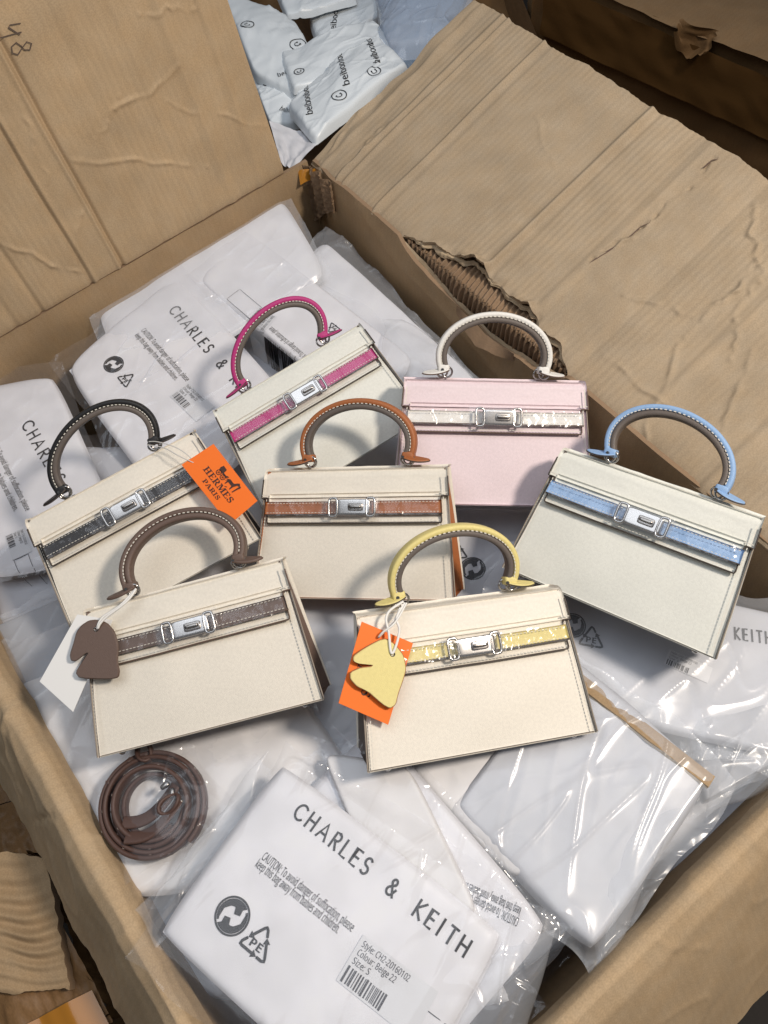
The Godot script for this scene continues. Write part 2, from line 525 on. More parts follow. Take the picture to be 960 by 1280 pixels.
# a frame for print on a pouch: from a first to a last point along the line of text (both as shares of the pouch's edges)
func frame_on(p: Dictionary, from: Vector2, to: Vector2, lift := 0.0007) -> Dictionary:
	var A: Vector3 = p.e1 * from.x + p.e2 * from.y
	var B: Vector3 = p.e1 * to.x + p.e2 * to.y
	var d := (B - A).normalized()
	var up: Vector3 = p.n.cross(d).normalized()
	var g11: float = p.e1.dot(p.e1); var g12: float = p.e1.dot(p.e2); var g22: float = p.e2.dot(p.e2)
	var det := g11 * g22 - g12 * g12
	var where := func(q: Vector2) -> Vector3:
		var w := A + d * q.x + up * q.y
		var b1: float = w.dot(p.e1); var b2: float = w.dot(p.e2)
		return p.top.call((b1 * g22 - b2 * g12) / det, (b2 * g11 - b1 * g12) / det) + p.n * lift
	return {"len": (B - A).length(), "where": where}


func shifted(w: Callable, by: Vector2) -> Callable:
	return func(q: Vector2) -> Vector3: return w.call(q + by)


func name_print(p: Dictionary, parent: Node3D, from: Vector2, to: Vector2, cap := 0.0135) -> void:
	var f := frame_on(p, from, to)
	var mb := Mb.new()
	spaced(mb, "CHARLES & KEITH", f.len, cap, cap * 0.145, f.where)
	part("printed_name", mb, m.ink, parent)


func caution_print(p: Dictionary, parent: Node3D, a0: Vector2, a1: Vector2, b0: Vector2, b1: Vector2, cap := 0.0066) -> void:
	var mb := Mb.new()
	var f := frame_on(p, a0, a1)
	typed(mb, "CAUTION: To avoid danger of suffocation, please", f.len, cap, f.where)
	f = frame_on(p, b0, b1)
	typed(mb, "keep this bag away from babies and children.", f.len, cap, f.where)
	part("printed_caution", mb, m.ink, parent)


func marks_print(p: Dictionary, parent: Node3D, c1: Vector2, c2: Vector2, along: Vector2, r1: float, r2: float) -> void:
	var mb := Mb.new()
	if r1 > 0: ring_mark(mb, r1, frame_on(p, c1, c1 + along).where)
	if r2 > 0: recycle_mark(mb, r2, frame_on(p, c2, c2 + along).where)
	part("printed_mark", mb, m.ink, parent)


# a stuck-on label: corner, along its text, and its height in metres
func sticker(p: Dictionary, parent: Node3D, from: Vector2, to: Vector2, h: float) -> void:
	var f := frame_on(p, from, to, 0.0009)
	var w: float = f.len
	var mb := Mb.new()
	var S := func(u: float, v: float) -> Vector3: return f.where.call(Vector2(u * w, -v * h))
	mb.grid(S, 10, 10, true)
	var o := part("sticker", mb, m.label_paper, parent)
	var up := shifted(frame_on(p, from, to, 0.0014).where, Vector2(0, 0))
	var ink := Mb.new()
	typed(ink, "Style: CH2-20160102", w * 0.62, h * 0.13, shifted(up, Vector2(w * 0.05, -h * 0.2)))
	typed(ink, "Colour: Beige 22", w * 0.5, h * 0.13, shifted(up, Vector2(w * 0.05, -h * 0.38)))
	typed(ink, "Size: S", w * 0.22, h * 0.13, shifted(up, Vector2(w * 0.05, -h * 0.56)))
	bars(ink, w * 0.5, h * 0.3, shifted(up, Vector2(w * 0.05, -h * 0.94)))
	part("barcode_print", ink, m.ink_grey, o)


func outline_print(p: Dictionary, parent: Node3D, from: Vector2, to: Vector2, h: float) -> void:
	var f := frame_on(p, from, to)
	var mb := Mb.new()
	var w: float = f.len
	var pts := PackedVector2Array()
	for q in [[Vector2(0, 0), Vector2(w, 0)], [Vector2(w, 0), Vector2(w, -h)], [Vector2(w, -h), Vector2(0, -h)], [Vector2(0, -h), Vector2(0, 0)]]:
		for i in 6: pts.append(q[0].lerp(q[1], i / 6.0))
	stroke(mb, pts, 0.0006, f.where, true)
	part("printed_frame", mb, m.ink_grey, parent)


# loose clear plastic, heaped and crinkled
func loose_film(called: String, label: String, c: Array, lift: float, mt: Material, res := 90, sd := 0.0) -> Node3D:
	var t := thing(called, label, "plastic bag")
	var mb := Mb.new()
	var S := func(u: float, v: float) -> Vector3:
		var p: Vector3 = (c[0] as Vector3).lerp(c[1], u).lerp((c[3] as Vector3).lerp(c[2], u), v)
		var k := sin(PI * u) * sin(PI * v)
		var q := Vector2(p.x + sd, p.z)
		var cr := cells.get_noise_2d(q.x * 16, q.y * 16) + 0.5 * cells.get_noise_2d(q.x * 38, q.y * 38 + 4)
		var wv := absf(ridge.get_noise_2d(q.x * 14, q.y * 14)) + 0.6 * nz.get_noise_2d(q.x * 22, q.y * 22)
		p += Vector3(nz.get_noise_2d(q.y * 24, sd), 0, nz.get_noise_2d(q.x * 24, sd + 9)) * 0.02 * (1 - k)
		return p + Vector3.UP * (lift * sqrt(k) + lift * 0.22 * cr + lift * 0.4 * wv + 0.0022 * streaks(q * 1.5))
	mb.grid(S, res, res)
	part("clear_film", mb, mt, t)
	return t


# ---------------------------------------------------------------- handbags
func wid(b: float) -> float: return lerpf(BD.Wb, BD.Wt, b)


func front(a: float, b: float, off := 0.0) -> Vector3:   # a point of the front, a from -1 to 1 across, b from 0 to 1 up
	var bulge := 0.0025 * (1 - a * a) * 4 * b * (1 - b) + bag_warp(a, b)
	return Vector3(a * wid(b) / 2, b * BD.H, lerpf(BD.zb, BD.zt, b) + bulge + off)


var bag_seed := 0.0
func bag_warp(a: float, b: float) -> float:   # each bag bends a little in its own way
	return 0.0022 * nz.get_noise_2d(a * 2.2 + bag_seed * 13, b * 2.6) * (1 - 0.5 * a * a) * minf(1, b * 6)


func stitches(mb: Mb, path: Callable, n: int, up: Vector3, length := 0.0021, w := 0.0008) -> void:
	for i in n:
		var p: Vector3 = path.call((i + 0.5) / n)
		var q: Vector3 = path.call((i + 0.6) / n)
		var d := (q - p).normalized()
		var s := d.cross(up).normalized()
		mb.box(Transform3D(Basis(d, s.cross(d), s), p), Vector3(length, 0.0006, w))


func handbag(label: String, at: Transform3D, body: Material, trim: Material, side: Material, lining: Material, edge: Material, tilt: float, shift: float, sd: float, foot := true) -> Node3D:
	var t := thing("handbag", label, "handbag", at, "small top-handle handbags lying on the pouches")
	var H: float = BD.H
	bag_seed = sd
	# body panels
	var mb := Mb.new()
	mb.slab(func(u, v): return front(u * 2 - 1, v * 0.985), 24, 18, 0.0022, 0.016, 0.022)
	part("front_panel", mb, body, t)
	mb = Mb.new()
	mb.slab(func(u, v):
		var p := front(u * 2 - 1, v * 0.985)
		return Vector3(p.x, p.y, -p.z * 0.5), 12, 10, 0.0022, 0.016, 0.022, true)
	part("back_panel", mb, body, t)
	mb = Mb.new()
	mb.grid(func(u, v):
		var a: float = u * 2 - 1
		return Vector3(a * (BD.Wb / 2 - 0.002), 0.001, lerpf(-0.5, 1, v) * BD.zb), 8, 6, true)
	part("bottom_panel", mb, side, t)
	for s in [-1.0, 1.0]:
		mb = Mb.new()
		mb.slab(func(u, v):
			var k: float = u * 2 - 1
			var z := lerpf(BD.zb, BD.zt, v)
			return Vector3(s * (wid(v) / 2 - 0.0012 - (0.008 + 0.012 * v) * (1 - k * k)), v * (H - 0.002), lerpf(-0.5, 1, u) * z), 12, 12, 0.001, 0.03, 0.02, s < 0)
		part("gusset", mb, side, t)
	# flap: over the top and down the front, in two steps
	var r := 0.008
	var prof := func(w: float) -> Vector2:   # (y, z) at arc length w from the front edge of the flap at b = 0
		var lean := Vector2(H, BD.zt - BD.zb).normalized()
		var straight := 1.0 * H - r
		if w < straight: return Vector2(0, BD.zb) + lean * w
		var c := Vector2(0, BD.zb) + lean * straight + Vector2(0, -1) * r
		if w < straight + r * PI / 2:
			var q := (w - straight) / r
			return c + Vector2(sin(q), cos(q)) * r
		return c + Vector2(1, 0) * r + Vector2(0, -1) * (w - straight - r * PI / 2)
	var flap := func(a: float, w: float, off: float) -> Vector3:
		var y: Vector2 = prof.call(w)
		var b := clampf(y.x / H, 0, 1)
		var bul := 0.0025 * (1 - a * a) * 4 * b * (1 - b) + bag_warp(a, b)
		var nrm := Vector2(0.2, 1).normalized() if w < H - r else (Vector2(sin((w - H + r) / r), cos((w - H + r) / r)) if w < H - r + r * PI / 2 else Vector2(1, 0))
		var sag := 0.0004 * nz.get_noise_2d(a * 30 + sd * 10, w * 300)
		return Vector3(a * (wid(b) / 2 + 0.0012), y.x + nrm.x * (off + sag), y.y + bul + nrm.y * (off + sag))
	var w_top: float = H - r + r * PI / 2 + 1.55 * BD.zt - r + 0.001
	var w_step := H * 0.785
	var w_low := H * 0.585
	mb = Mb.new()
	mb.slab(func(u, v): return flap.call(u * 2 - 1, lerpf(w_step, w_top, v), 0.0026), 24, 26, 0.0022, 0.016, 0.05)
	mb.slab(func(u, v): return flap.call((u * 2 - 1) * 0.915, lerpf(w_low, w_step + 0.004, v), 0.0024), 24, 8, 0.0021, 0.016, 0.06)
	var fl := part("flap", mb, body, t)
	# painted edges of the flap
	mb = Mb.new()
	var edges := PackedVector3Array()
	var steps := [[-1.0, H - r], [-1.0, w_step + 0.012], [-1.0, w_step], [-0.925, w_step], [-0.915, w_step - 0.004], [-0.915, w_low + 0.002], [-0.905, w_low], [0.905, w_low], [0.915, w_low + 0.002], [0.915, w_step - 0.004], [0.925, w_step], [1.0, w_step], [1.0, w_step + 0.012], [1.0, H - r]]
	for i in steps.size() - 1:
		var n := 24 if i in [6, 0, 12] else 3
		for k in n:
			edges.append(flap.call(lerpf(steps[i][0], steps[i + 1][0], float(k) / n), lerpf(steps[i][1], steps[i + 1][1], float(k) / n), 0.0031))
	mb.tube(edges, 0.0007, 6)
	part("painted_edge", mb, edge, fl)
	# painted edges of the front panel
	for s in [-1.0, 1.0]:
		mb = Mb.new()
		var pe := PackedVector3Array()
		for k in 12: pe.append(front(s * 1.002, lerpf(0.006, 0.8, k / 11.0), 0.0002))
		mb.tube(pe, 0.0006, 6)
		part("panel_edge", mb, m.edge_soft, t)
	# stitching
	mb = Mb.new()
	for s in [-1.0, 1.0]:
		stitches(mb, func(q): return front(s * 0.955, lerpf(0.02, 0.77, q), 0.0027), 32, Vector3.BACK)
		stitches(mb, func(q): return flap.call(s * 0.965, lerpf(w_step + 0.003, H - r, q), 0.0052), 10, Vector3.BACK)
	stitches(mb, func(q): return flap.call(lerpf(-0.9, 0.9, q), w_low + 0.0026, 0.0046), 54, Vector3.BACK)
	for s in [-1.0, 1.0]:
		stitches(mb, func(q): return flap.call(s * lerpf(0.99, 0.9, q), w_step + 0.0026, 0.0049), 3, Vector3.BACK)
	stuff(part("stitching", mb, m.thread, t))
	# strap across the front
	var sb0 := H * 0.650
	var sb1 := H * 0.752
	mb = Mb.new()
	mb.slab(func(u, v): return flap.call((u * 2 - 1) * 0.93, lerpf(sb0, sb1, v), 0.0052 + 0.001 * absf(u * 2 - 1)), 40, 5, 0.0022, 0.01, 0.14)
	var st := part("strap", mb, trim, t)
	mb = Mb.new()
	for y in [sb0 + 0.0017, sb1 - 0.0017]:
		stitches(mb, func(q): return flap.call(lerpf(-0.91, 0.91, q), y, 0.0073 + 0.001 * absf(q * 2 - 1)), 52, Vector3.BACK, 0.0018, 0.0005)
	stuff(part("strap_stitching", mb, m.thread, st))
	mb = Mb.new()
	var se := PackedVector3Array()
	for k in 30: se.append(flap.call(lerpf(-0.93, 0.93, k / 29.0), sb0, 0.0058))
	mb.tube(se, 0.0008, 6)
	part("strap_edge", mb, edge, st)
	# crinkled protective film wound round the strap
	mb = Mb.new()
	mb.grid(func(u, v):
		var a: float = (u * 2 - 1) * 0.9
		var q := Vector2(a * 0.09 + sd, v * 0.02)
		var cr := cells.get_noise_2d(q.x * 34, q.y * 20) * 0.7 + 1.2 * pow(1.0 - absf(ridge.get_noise_2d(q.x * 75, q.y * 26)), 5.0)
		return flap.call(a, lerpf(sb0 - 0.0012, sb1 + 0.0012, v + 0.06 * nz.get_noise_2d(q.x * 160, v * 3)), 0.0079 + 0.0012 * cr), 220, 16)
	part("protective_film", mb, m.film_strap, st)
	# turn lock
	var lc: Vector3 = flap.call(0.0, (sb0 + sb1) / 2, 0.009)
	var lean := Basis(Vector3.RIGHT, -atan2(BD.zb - BD.zt, H))
	var lk := Node3D.new()
	lk.name = "turn_lock"
	lk.transform = Transform3D(lean, lc)
	t.add_child(lk, true)
	mb = Mb.new()
	mb.block(Transform3D(Basis(), Vector3(0.003, 0, 0)), Vector3(0.034, 0.0155, 0.0042), 7.0)
	part("lock_plate", mb, m.metal, lk)
	mb = Mb.new()
	mb.block(Transform3D(Basis(), Vector3(0.006, 0, 0.0022)), Vector3(0.015, 0.0075, 0.0034), 6.0, 8)
	mb.block(Transform3D(Basis(), Vector3(0.006, 0, 0.0046)), Vector3(0.0125, 0.0032, 0.0036), 4.0, 8)
	part("turn_toggle", mb, m.metal_dark, lk)
	for x in [-0.0165, 0.0205]:
		mb = Mb.new()
		var loop := PackedVector3Array()
		for k in 24:
			var q := TAU * k / 24
			loop.append(Vector3(x + signf(cos(q)) * pow(absf(cos(q)), 0.5) * 0.0042, signf(sin(q)) * pow(absf(sin(q)), 0.5) * 0.0088, 0.0012))
		mb.tube(loop, 0.0013, 8, true)
		part("strap_loop", mb, m.metal, lk)
	mb = Mb.new()
	mb.grid(func(u, v):
		var q := Vector2(u * 0.05 + sd * 2, v * 0.02)
		var cr := cells.get_noise_2d(q.x * 60, q.y * 60) + absf(ridge.get_noise_2d(q.x * 70, q.y * 70))
		var e: float = 4 * u * (1 - u) * 4 * v * (1 - v)
		return Vector3((u - 0.5) * 0.058, (v - 0.5) * 0.023, 0.0015 + 0.0045 * pow(e, 0.35) + 0.0013 * cr), 60, 26)
	part("lock_film", mb, m.film_strap, lk)
	# handle: an arch in two layers, on two rings held by leather tabs
	var hb := Transform3D(Basis(Vector3.RIGHT, deg_to_rad(-tilt)), Vector3(0, H + 0.009, 0))
	var arch := func(q: float, off: float) -> Vector3:
		var a := lerpf(deg_to_rad(197), deg_to_rad(-17), q)
		var x: float = (BD.s / 2 + 0.003 + off) * cos(a) * 1.03
		var y: float = (BD.hh - 0.022) * sin(a) + 0.0135 + off * sin(a)
		return hb * Vector3(x + shift * clampf(y / 0.055, 0, 1), y, 0)
	var top_path := PackedVector3Array(); var low_path := PackedVector3Array(); var mid_path := PackedVector3Array()
	for k in 49:
		top_path.append(arch.call(k / 48.0, 0.0021)); low_path.append(arch.call(k / 48.0, -0.0031)); mid_path.append(arch.call(k / 48.0, 0.0))
	var sec := PackedVector2Array(); var sec2 := PackedVector2Array()
	for k in 14:
		var q := TAU * k / 14
		var sx := signf(cos(q)) * pow(absf(cos(q)), 0.6); var sy := signf(sin(q)) * pow(absf(sin(q)), 0.6)
		sec.append(Vector2(sx * 0.0066, sy * 0.0029)); sec2.append(Vector2(sx * 0.0063, sy * 0.0030))
	var hand := Node3D.new()
	hand.name = "handle"
	t.add_child(hand, true)
	# the section's «up» is radial: sweep with the arch's plane normal as the side
	for lay in [[top_path, sec, trim, "handle_leather"], [low_path, sec2, lining, "handle_lining"]]:
		mb = Mb.new()
		var turned := PackedVector2Array()
		for p in lay[1]: turned.append(Vector2(p.y, p.x))
		mb.sweep(lay[0], turned, hb.basis.z)
		part(lay[3], mb, lay[2], hand)
	mb = Mb.new()
	stitches(mb, func(q): return arch.call(lerpf(0.02, 0.98, q), -0.0001) + hb.basis.z * 0.0065, 46, hb.basis.z)
	stuff(part("handle_stitching", mb, m.thread, hand))
	for s in [-1.0, 1.0]:
		var base := mid_path[0 if s < 0 else 48]
		mb = Mb.new()
		mb.block(Transform3D(Basis(), base + Vector3(-s * 0.0008, -0.001, 0)), Vector3(0.0122, 0.008, 0.0142), 5.0, 8)
		part("handle_end", mb, trim, hand)
		mb = Mb.new()
		for z in [-0.0035, 0.0035]:
			var ring := PackedVector3Array()
			for k in 20:
				var q := TAU * k / 20
				ring.append(Vector3(s * BD.s / 2 + cos(q) * 0.0052 + z * 0.6, H + 0.0062 + sin(q) * 0.0052, z + sin(q) * 0.0015))
			mb.tube(ring, 0.0011, 7, true)
		mb.tube(PackedVector3Array([Vector3(s * BD.s / 2 - 0.003, H + 0.0085, 0.008), Vector3(s * BD.s / 2, H + 0.0085, 0), Vector3(s * BD.s / 2, H + 0.0085, -0.008)]), 0.0016, 8)
		part("handle_ring", mb, m.metal, t)
		var leaf := func(u: float, v: float, up: float) -> Vector3:   # u along, v across
			var w := 0.0068 * pow(sin(PI * lerpf(0.1, 1.0, u)), 0.6)
			var x := lerpf(-0.004, 0.023, u)
			return Vector3(s * (BD.s / 2 + x), H + 0.0052 + up * 0.95 + 0.003 * (1 - u) * (1 - u) - (v * 2 - 1) * w * 0.32 - 0.0015 * u, (v * 2 - 1) * w * 0.93 + 0.004 + up * 0.3)
		mb = Mb.new()
		mb.slab(func(u, v): return leaf.call(u, v, 0.0), 14, 6, 0.0022, 0.06, 0.12, s < 0)
		var tb := part("handle_tab", mb, trim, t)
		mb = Mb.new()
		var rim_ := PackedVector3Array()
		for k in 20: rim_.append(leaf.call(k / 19.0, 1.0, 0.0008))
		for k in 20: rim_.append(leaf.call(1 - k / 19.0, 0.0, 0.0008))
		mb.tube(rim_, 0.0006, 6)
		part("tab_edge", mb, edge, tb)
	if foot:
		for q in [[-1, 1], [1, 1], [-1, -1], [1, -1]]:
			mb = Mb.new()
			mb.block(Transform3D(Basis(), Vector3(q[0] * (BD.Wb / 2 - 0.018), -0.001, BD.zb - 0.009 if q[1] > 0 else -0.4 * BD.zb)), Vector3(0.006, 0.006, 0.006), 2.2, 8)
			part("metal_foot", mb, m.metal, t)
	return t


func card_tag(label: String, c: Array, nrm: Vector3, mt: Material, printed: bool) -> Node3D:
	var t := thing("paper_tag", label, "tag")
	var n: Vector3 = (c[1] - c[0]).cross(c[3] - c[0]).normalized()
	if n.dot(nrm) < 0: n = -n
	c[2] = c[2] - n * n.dot(c[2] - c[0])
	var mb := Mb.new()
	mb.plate(PackedVector3Array(c), n, 0.0007, 0.0001)
	part("card", mb, mt, t)
	if printed:
		# the top of the print lies along c[0]-c[1]
		var ex: Vector3 = (c[1] - c[0]).normalized()
		var ey: Vector3 = (c[0] - c[3]).normalized()
		var mid: Vector3 = (c[0] + c[1] + c[2] + c[3]) / 4 + n * 0.0011
		var w: float = (c[1] - c[0]).length(); var h: float = (c[0] - c[3]).length()
		var at := func(q: Vector2) -> Vector3: return mid + ex * q.x + ey * q.y
		mb = Mb.new()
		typed(mb, "HERMES", w * 0.60, h * 0.17, shifted(at, Vector2(-w * 0.30, -h * 0.14)), true, true)
		typed(mb, "PARIS", w * 0.34, h * 0.12, shifted(at, Vector2(-w * 0.17, -h * 0.34)), true, true)
		stroke(mb, PackedVector2Array([Vector2(w * 0.07, h * 0.045), Vector2(w * 0.09, h * 0.075)]), h * 0.02, at)
		part("printed_name", mb, m.ink_brown, t)
		# emblem: a carriage with a horse and a standing groom
		mb = Mb.new()
		var g := func(q: Vector2) -> Vector3: return at.call(Vector2(q.x * h * 0.36, q.y * h * 0.36 + h * 0.09))
		for x in [-0.75, -0.28]:
			var wheel := PackedVector2Array()
			for k in 18: wheel.append(Vector2(x + 0.19 * cos(TAU * k / 18), 0.16 + 0.19 * sin(TAU * k / 18)))
			stroke(mb, wheel, 0.05, g, true)
			for k in 3: stroke(mb, PackedVector2Array([Vector2(x + 0.17 * cos(PI * k / 3), 0.16 + 0.17 * sin(PI * k / 3)), Vector2(x - 0.17 * cos(PI * k / 3), 0.16 - 0.17 * sin(PI * k / 3))]), 0.025, g)
		blot(mb, PackedVector2Array([Vector2(-0.92, 0.3), Vector2(-0.12, 0.3), Vector2(0.0, 0.52), Vector2(-0.14, 0.5), Vector2(-0.22, 0.42), Vector2(-0.5, 0.42), Vector2(-0.56, 0.72), Vector2(-0.95, 0.74), Vector2(-1.0, 0.5)]), g)
		blot(mb, PackedVector2Array([Vector2(0.1, 0.3), Vector2(0.16, 0.0), Vector2(0.22, 0.0), Vector2(0.24, 0.26), Vector2(0.62, 0.26), Vector2(0.7, 0.0), Vector2(0.76, 0.0), Vector2(0.76, 0.34), Vector2(0.84, 0.62), Vector2(1.0, 0.66), Vector2(0.98, 0.76), Vector2(0.82, 0.86), Vector2(0.7, 0.72), Vector2(0.6, 0.5), Vector2(0.2, 0.52), Vector2(0.06, 0.44), Vector2(0.02, 0.14)]), g)
		blot(mb, PackedVector2Array([Vector2(0.98, 0.02), Vector2(1.06, 0.02), Vector2(1.1, 0.5), Vector2(1.14, 0.66), Vector2(1.08, 0.78), Vector2(1.0, 0.74), Vector2(0.98, 0.5)]), g)
		stroke(mb, PackedVector2Array([Vector2(-0.1, 0.34), Vector2(0.2, 0.38), Vector2(0.7, 0.55)]), 0.03, g)
		part("printed_emblem", mb, m.ink_brown, t)
	return t


func charm(label: String, pts: Array, nrm: Vector3, mt: Material, edge: Material, eye: Vector3) -> Node3D:
	var t := thing("horse_head_charm", label, "charm")
	var mb := Mb.new()
	# round the outline a little
	var p := PackedVector3Array()
	var k := pts.size()
	for i in k:
		var a: Vector3 = pts[(i - 1 + k) % k]; var b: Vector3 = pts[i]; var c: Vector3 = pts[(i + 1) % k]
		p.append(b.lerp(a, 0.25).lerp(b.lerp(c, 0.25), 0.15)); p.append(b.lerp(c, 0.25).lerp(b.lerp(a, 0.25), 0.15))
	mb.plate(p, nrm, 0.0028, 0.0005)
	part("leather", mb, mt, t)
	mb = Mb.new()
	var rim_ := PackedVector3Array()
	for q in p: rim_.append(q + nrm.normalized() * 0.0014)
	mb.tube(rim_, 0.0007, 6, true)
	part("painted_edge", mb, edge, t)
	mb = Mb.new()
	var hole := PackedVector3Array()
	var x := nrm.cross(Vector3(0.3, 0.1, 0.9)).normalized(); var y := nrm.normalized().cross(x)
	for i in 14: hole.append(eye + nrm.normalized() * 0.0031 + (x * cos(TAU * i / 14) + y * sin(TAU * i / 14)) * 0.0016)
	mb.tube(hole, 0.0006, 6, true)
	part("eyelet", mb, m.metal_dark, t)
	return t


func cord(called: String, label: String, pts: Array, r: float, mt: Material) -> void:
	var t := thing(called, label, "cord")
	var cv := Curve3D.new()
	for i in pts.size():
		var d: Vector3 = (pts[mini(i + 1, pts.size() - 1)] - pts[maxi(i - 1, 0)]) / 5.0
		cv.add_point(pts[i], -d, d)
	cv.bake_interval = 0.0015
	var mb := Mb.new()
	mb.tube(cv.get_baked_points(), r, 7)
	part("twine", mb, mt, t)


# ---------------------------------------------------------------- cardboard
# A flap or panel: starts at «o», runs along «e» from x0 to x1 and out along «d» from lo(x) to hi(x); «h» lifts it off its plane.
func panel(called: String, o: Vector3, e: Vector3, d: Vector3, x0: float, x1: float, lo: Callable, hi: Callable, h: Callable, th: float, mt: Material, edge_mt: Material, parent: Node3D, nx: int, ny: int, face := 1.0) -> MeshInstance3D:
	var n := e.cross(d).normalized() * face
	var S := func(u: float, v: float) -> Vector3:
		var x := lerpf(x0, x1, u)
		var y := lerpf(lo.call(x), hi.call(x), v)
		return o + e * x + d * y + n * h.call(x, y)
	var flip := face > 0
	var mb := Mb.new()
	var span := x1 - x0
	mb.grid(S, nx, ny, flip, PackedFloat32Array(), PackedFloat32Array(), Vector2(span, hi.call((x0 + x1) / 2)), Vector2(x0, 0))
	mb.grid(func(u, v): return S.call(u, v) - n * th, nx / 3, ny / 3, not flip, PackedFloat32Array(), PackedFloat32Array(), Vector2(span, hi.call((x0 + x1) / 2)), Vector2(x0, 0))
	var p := part(called, mb, mt, parent)
	mb = Mb.new()
	for v in [0.0, 1.0]:
		mb.grid(func(u, w): return S.call(u, v) - n * th * w, nx, 2, (v == 1.0) == flip)
	for u in [0.0, 1.0]:
		mb.grid(func(v, w): return S.call(u, v) - n * th * w, ny, 2, (u == 0.0) == flip)
	part("cut_edge", mb, edge_mt, p)
	return p


func crease(x: float, at: float, w: float, amp: float) -> float:
	var k := (x - at) / w
	return amp * exp(-k * k)


func seg(p: Vector2, a: Vector2, b: Vector2, w: float) -> float:   # a wrinkle from a to b, fading towards its ends
	var ab := b - a
	var t := clampf((p - a).dot(ab) / ab.length_squared(), 0, 1)
	var q := a + ab * t + Vector2(nz.get_noise_2d(t * 6 + a.x * 900, 3), nz.get_noise_2d(7, t * 6 + a.y * 900)) * 0.007
	var k := p.distance_to(q) / w
	return exp(-k * k) * (0.35 + 0.65 * sin(PI * clampf(t, 0.08, 0.92)))


func jag(x: float, amp: float, sd: float) -> float:
	return amp * (nz.get_noise_2d(x * 40, sd) + 0.25 * nz.get_noise_2d(x * 160, sd + 3) + 0.05 * nz.get_noise_2d(x * 600, sd + 8))


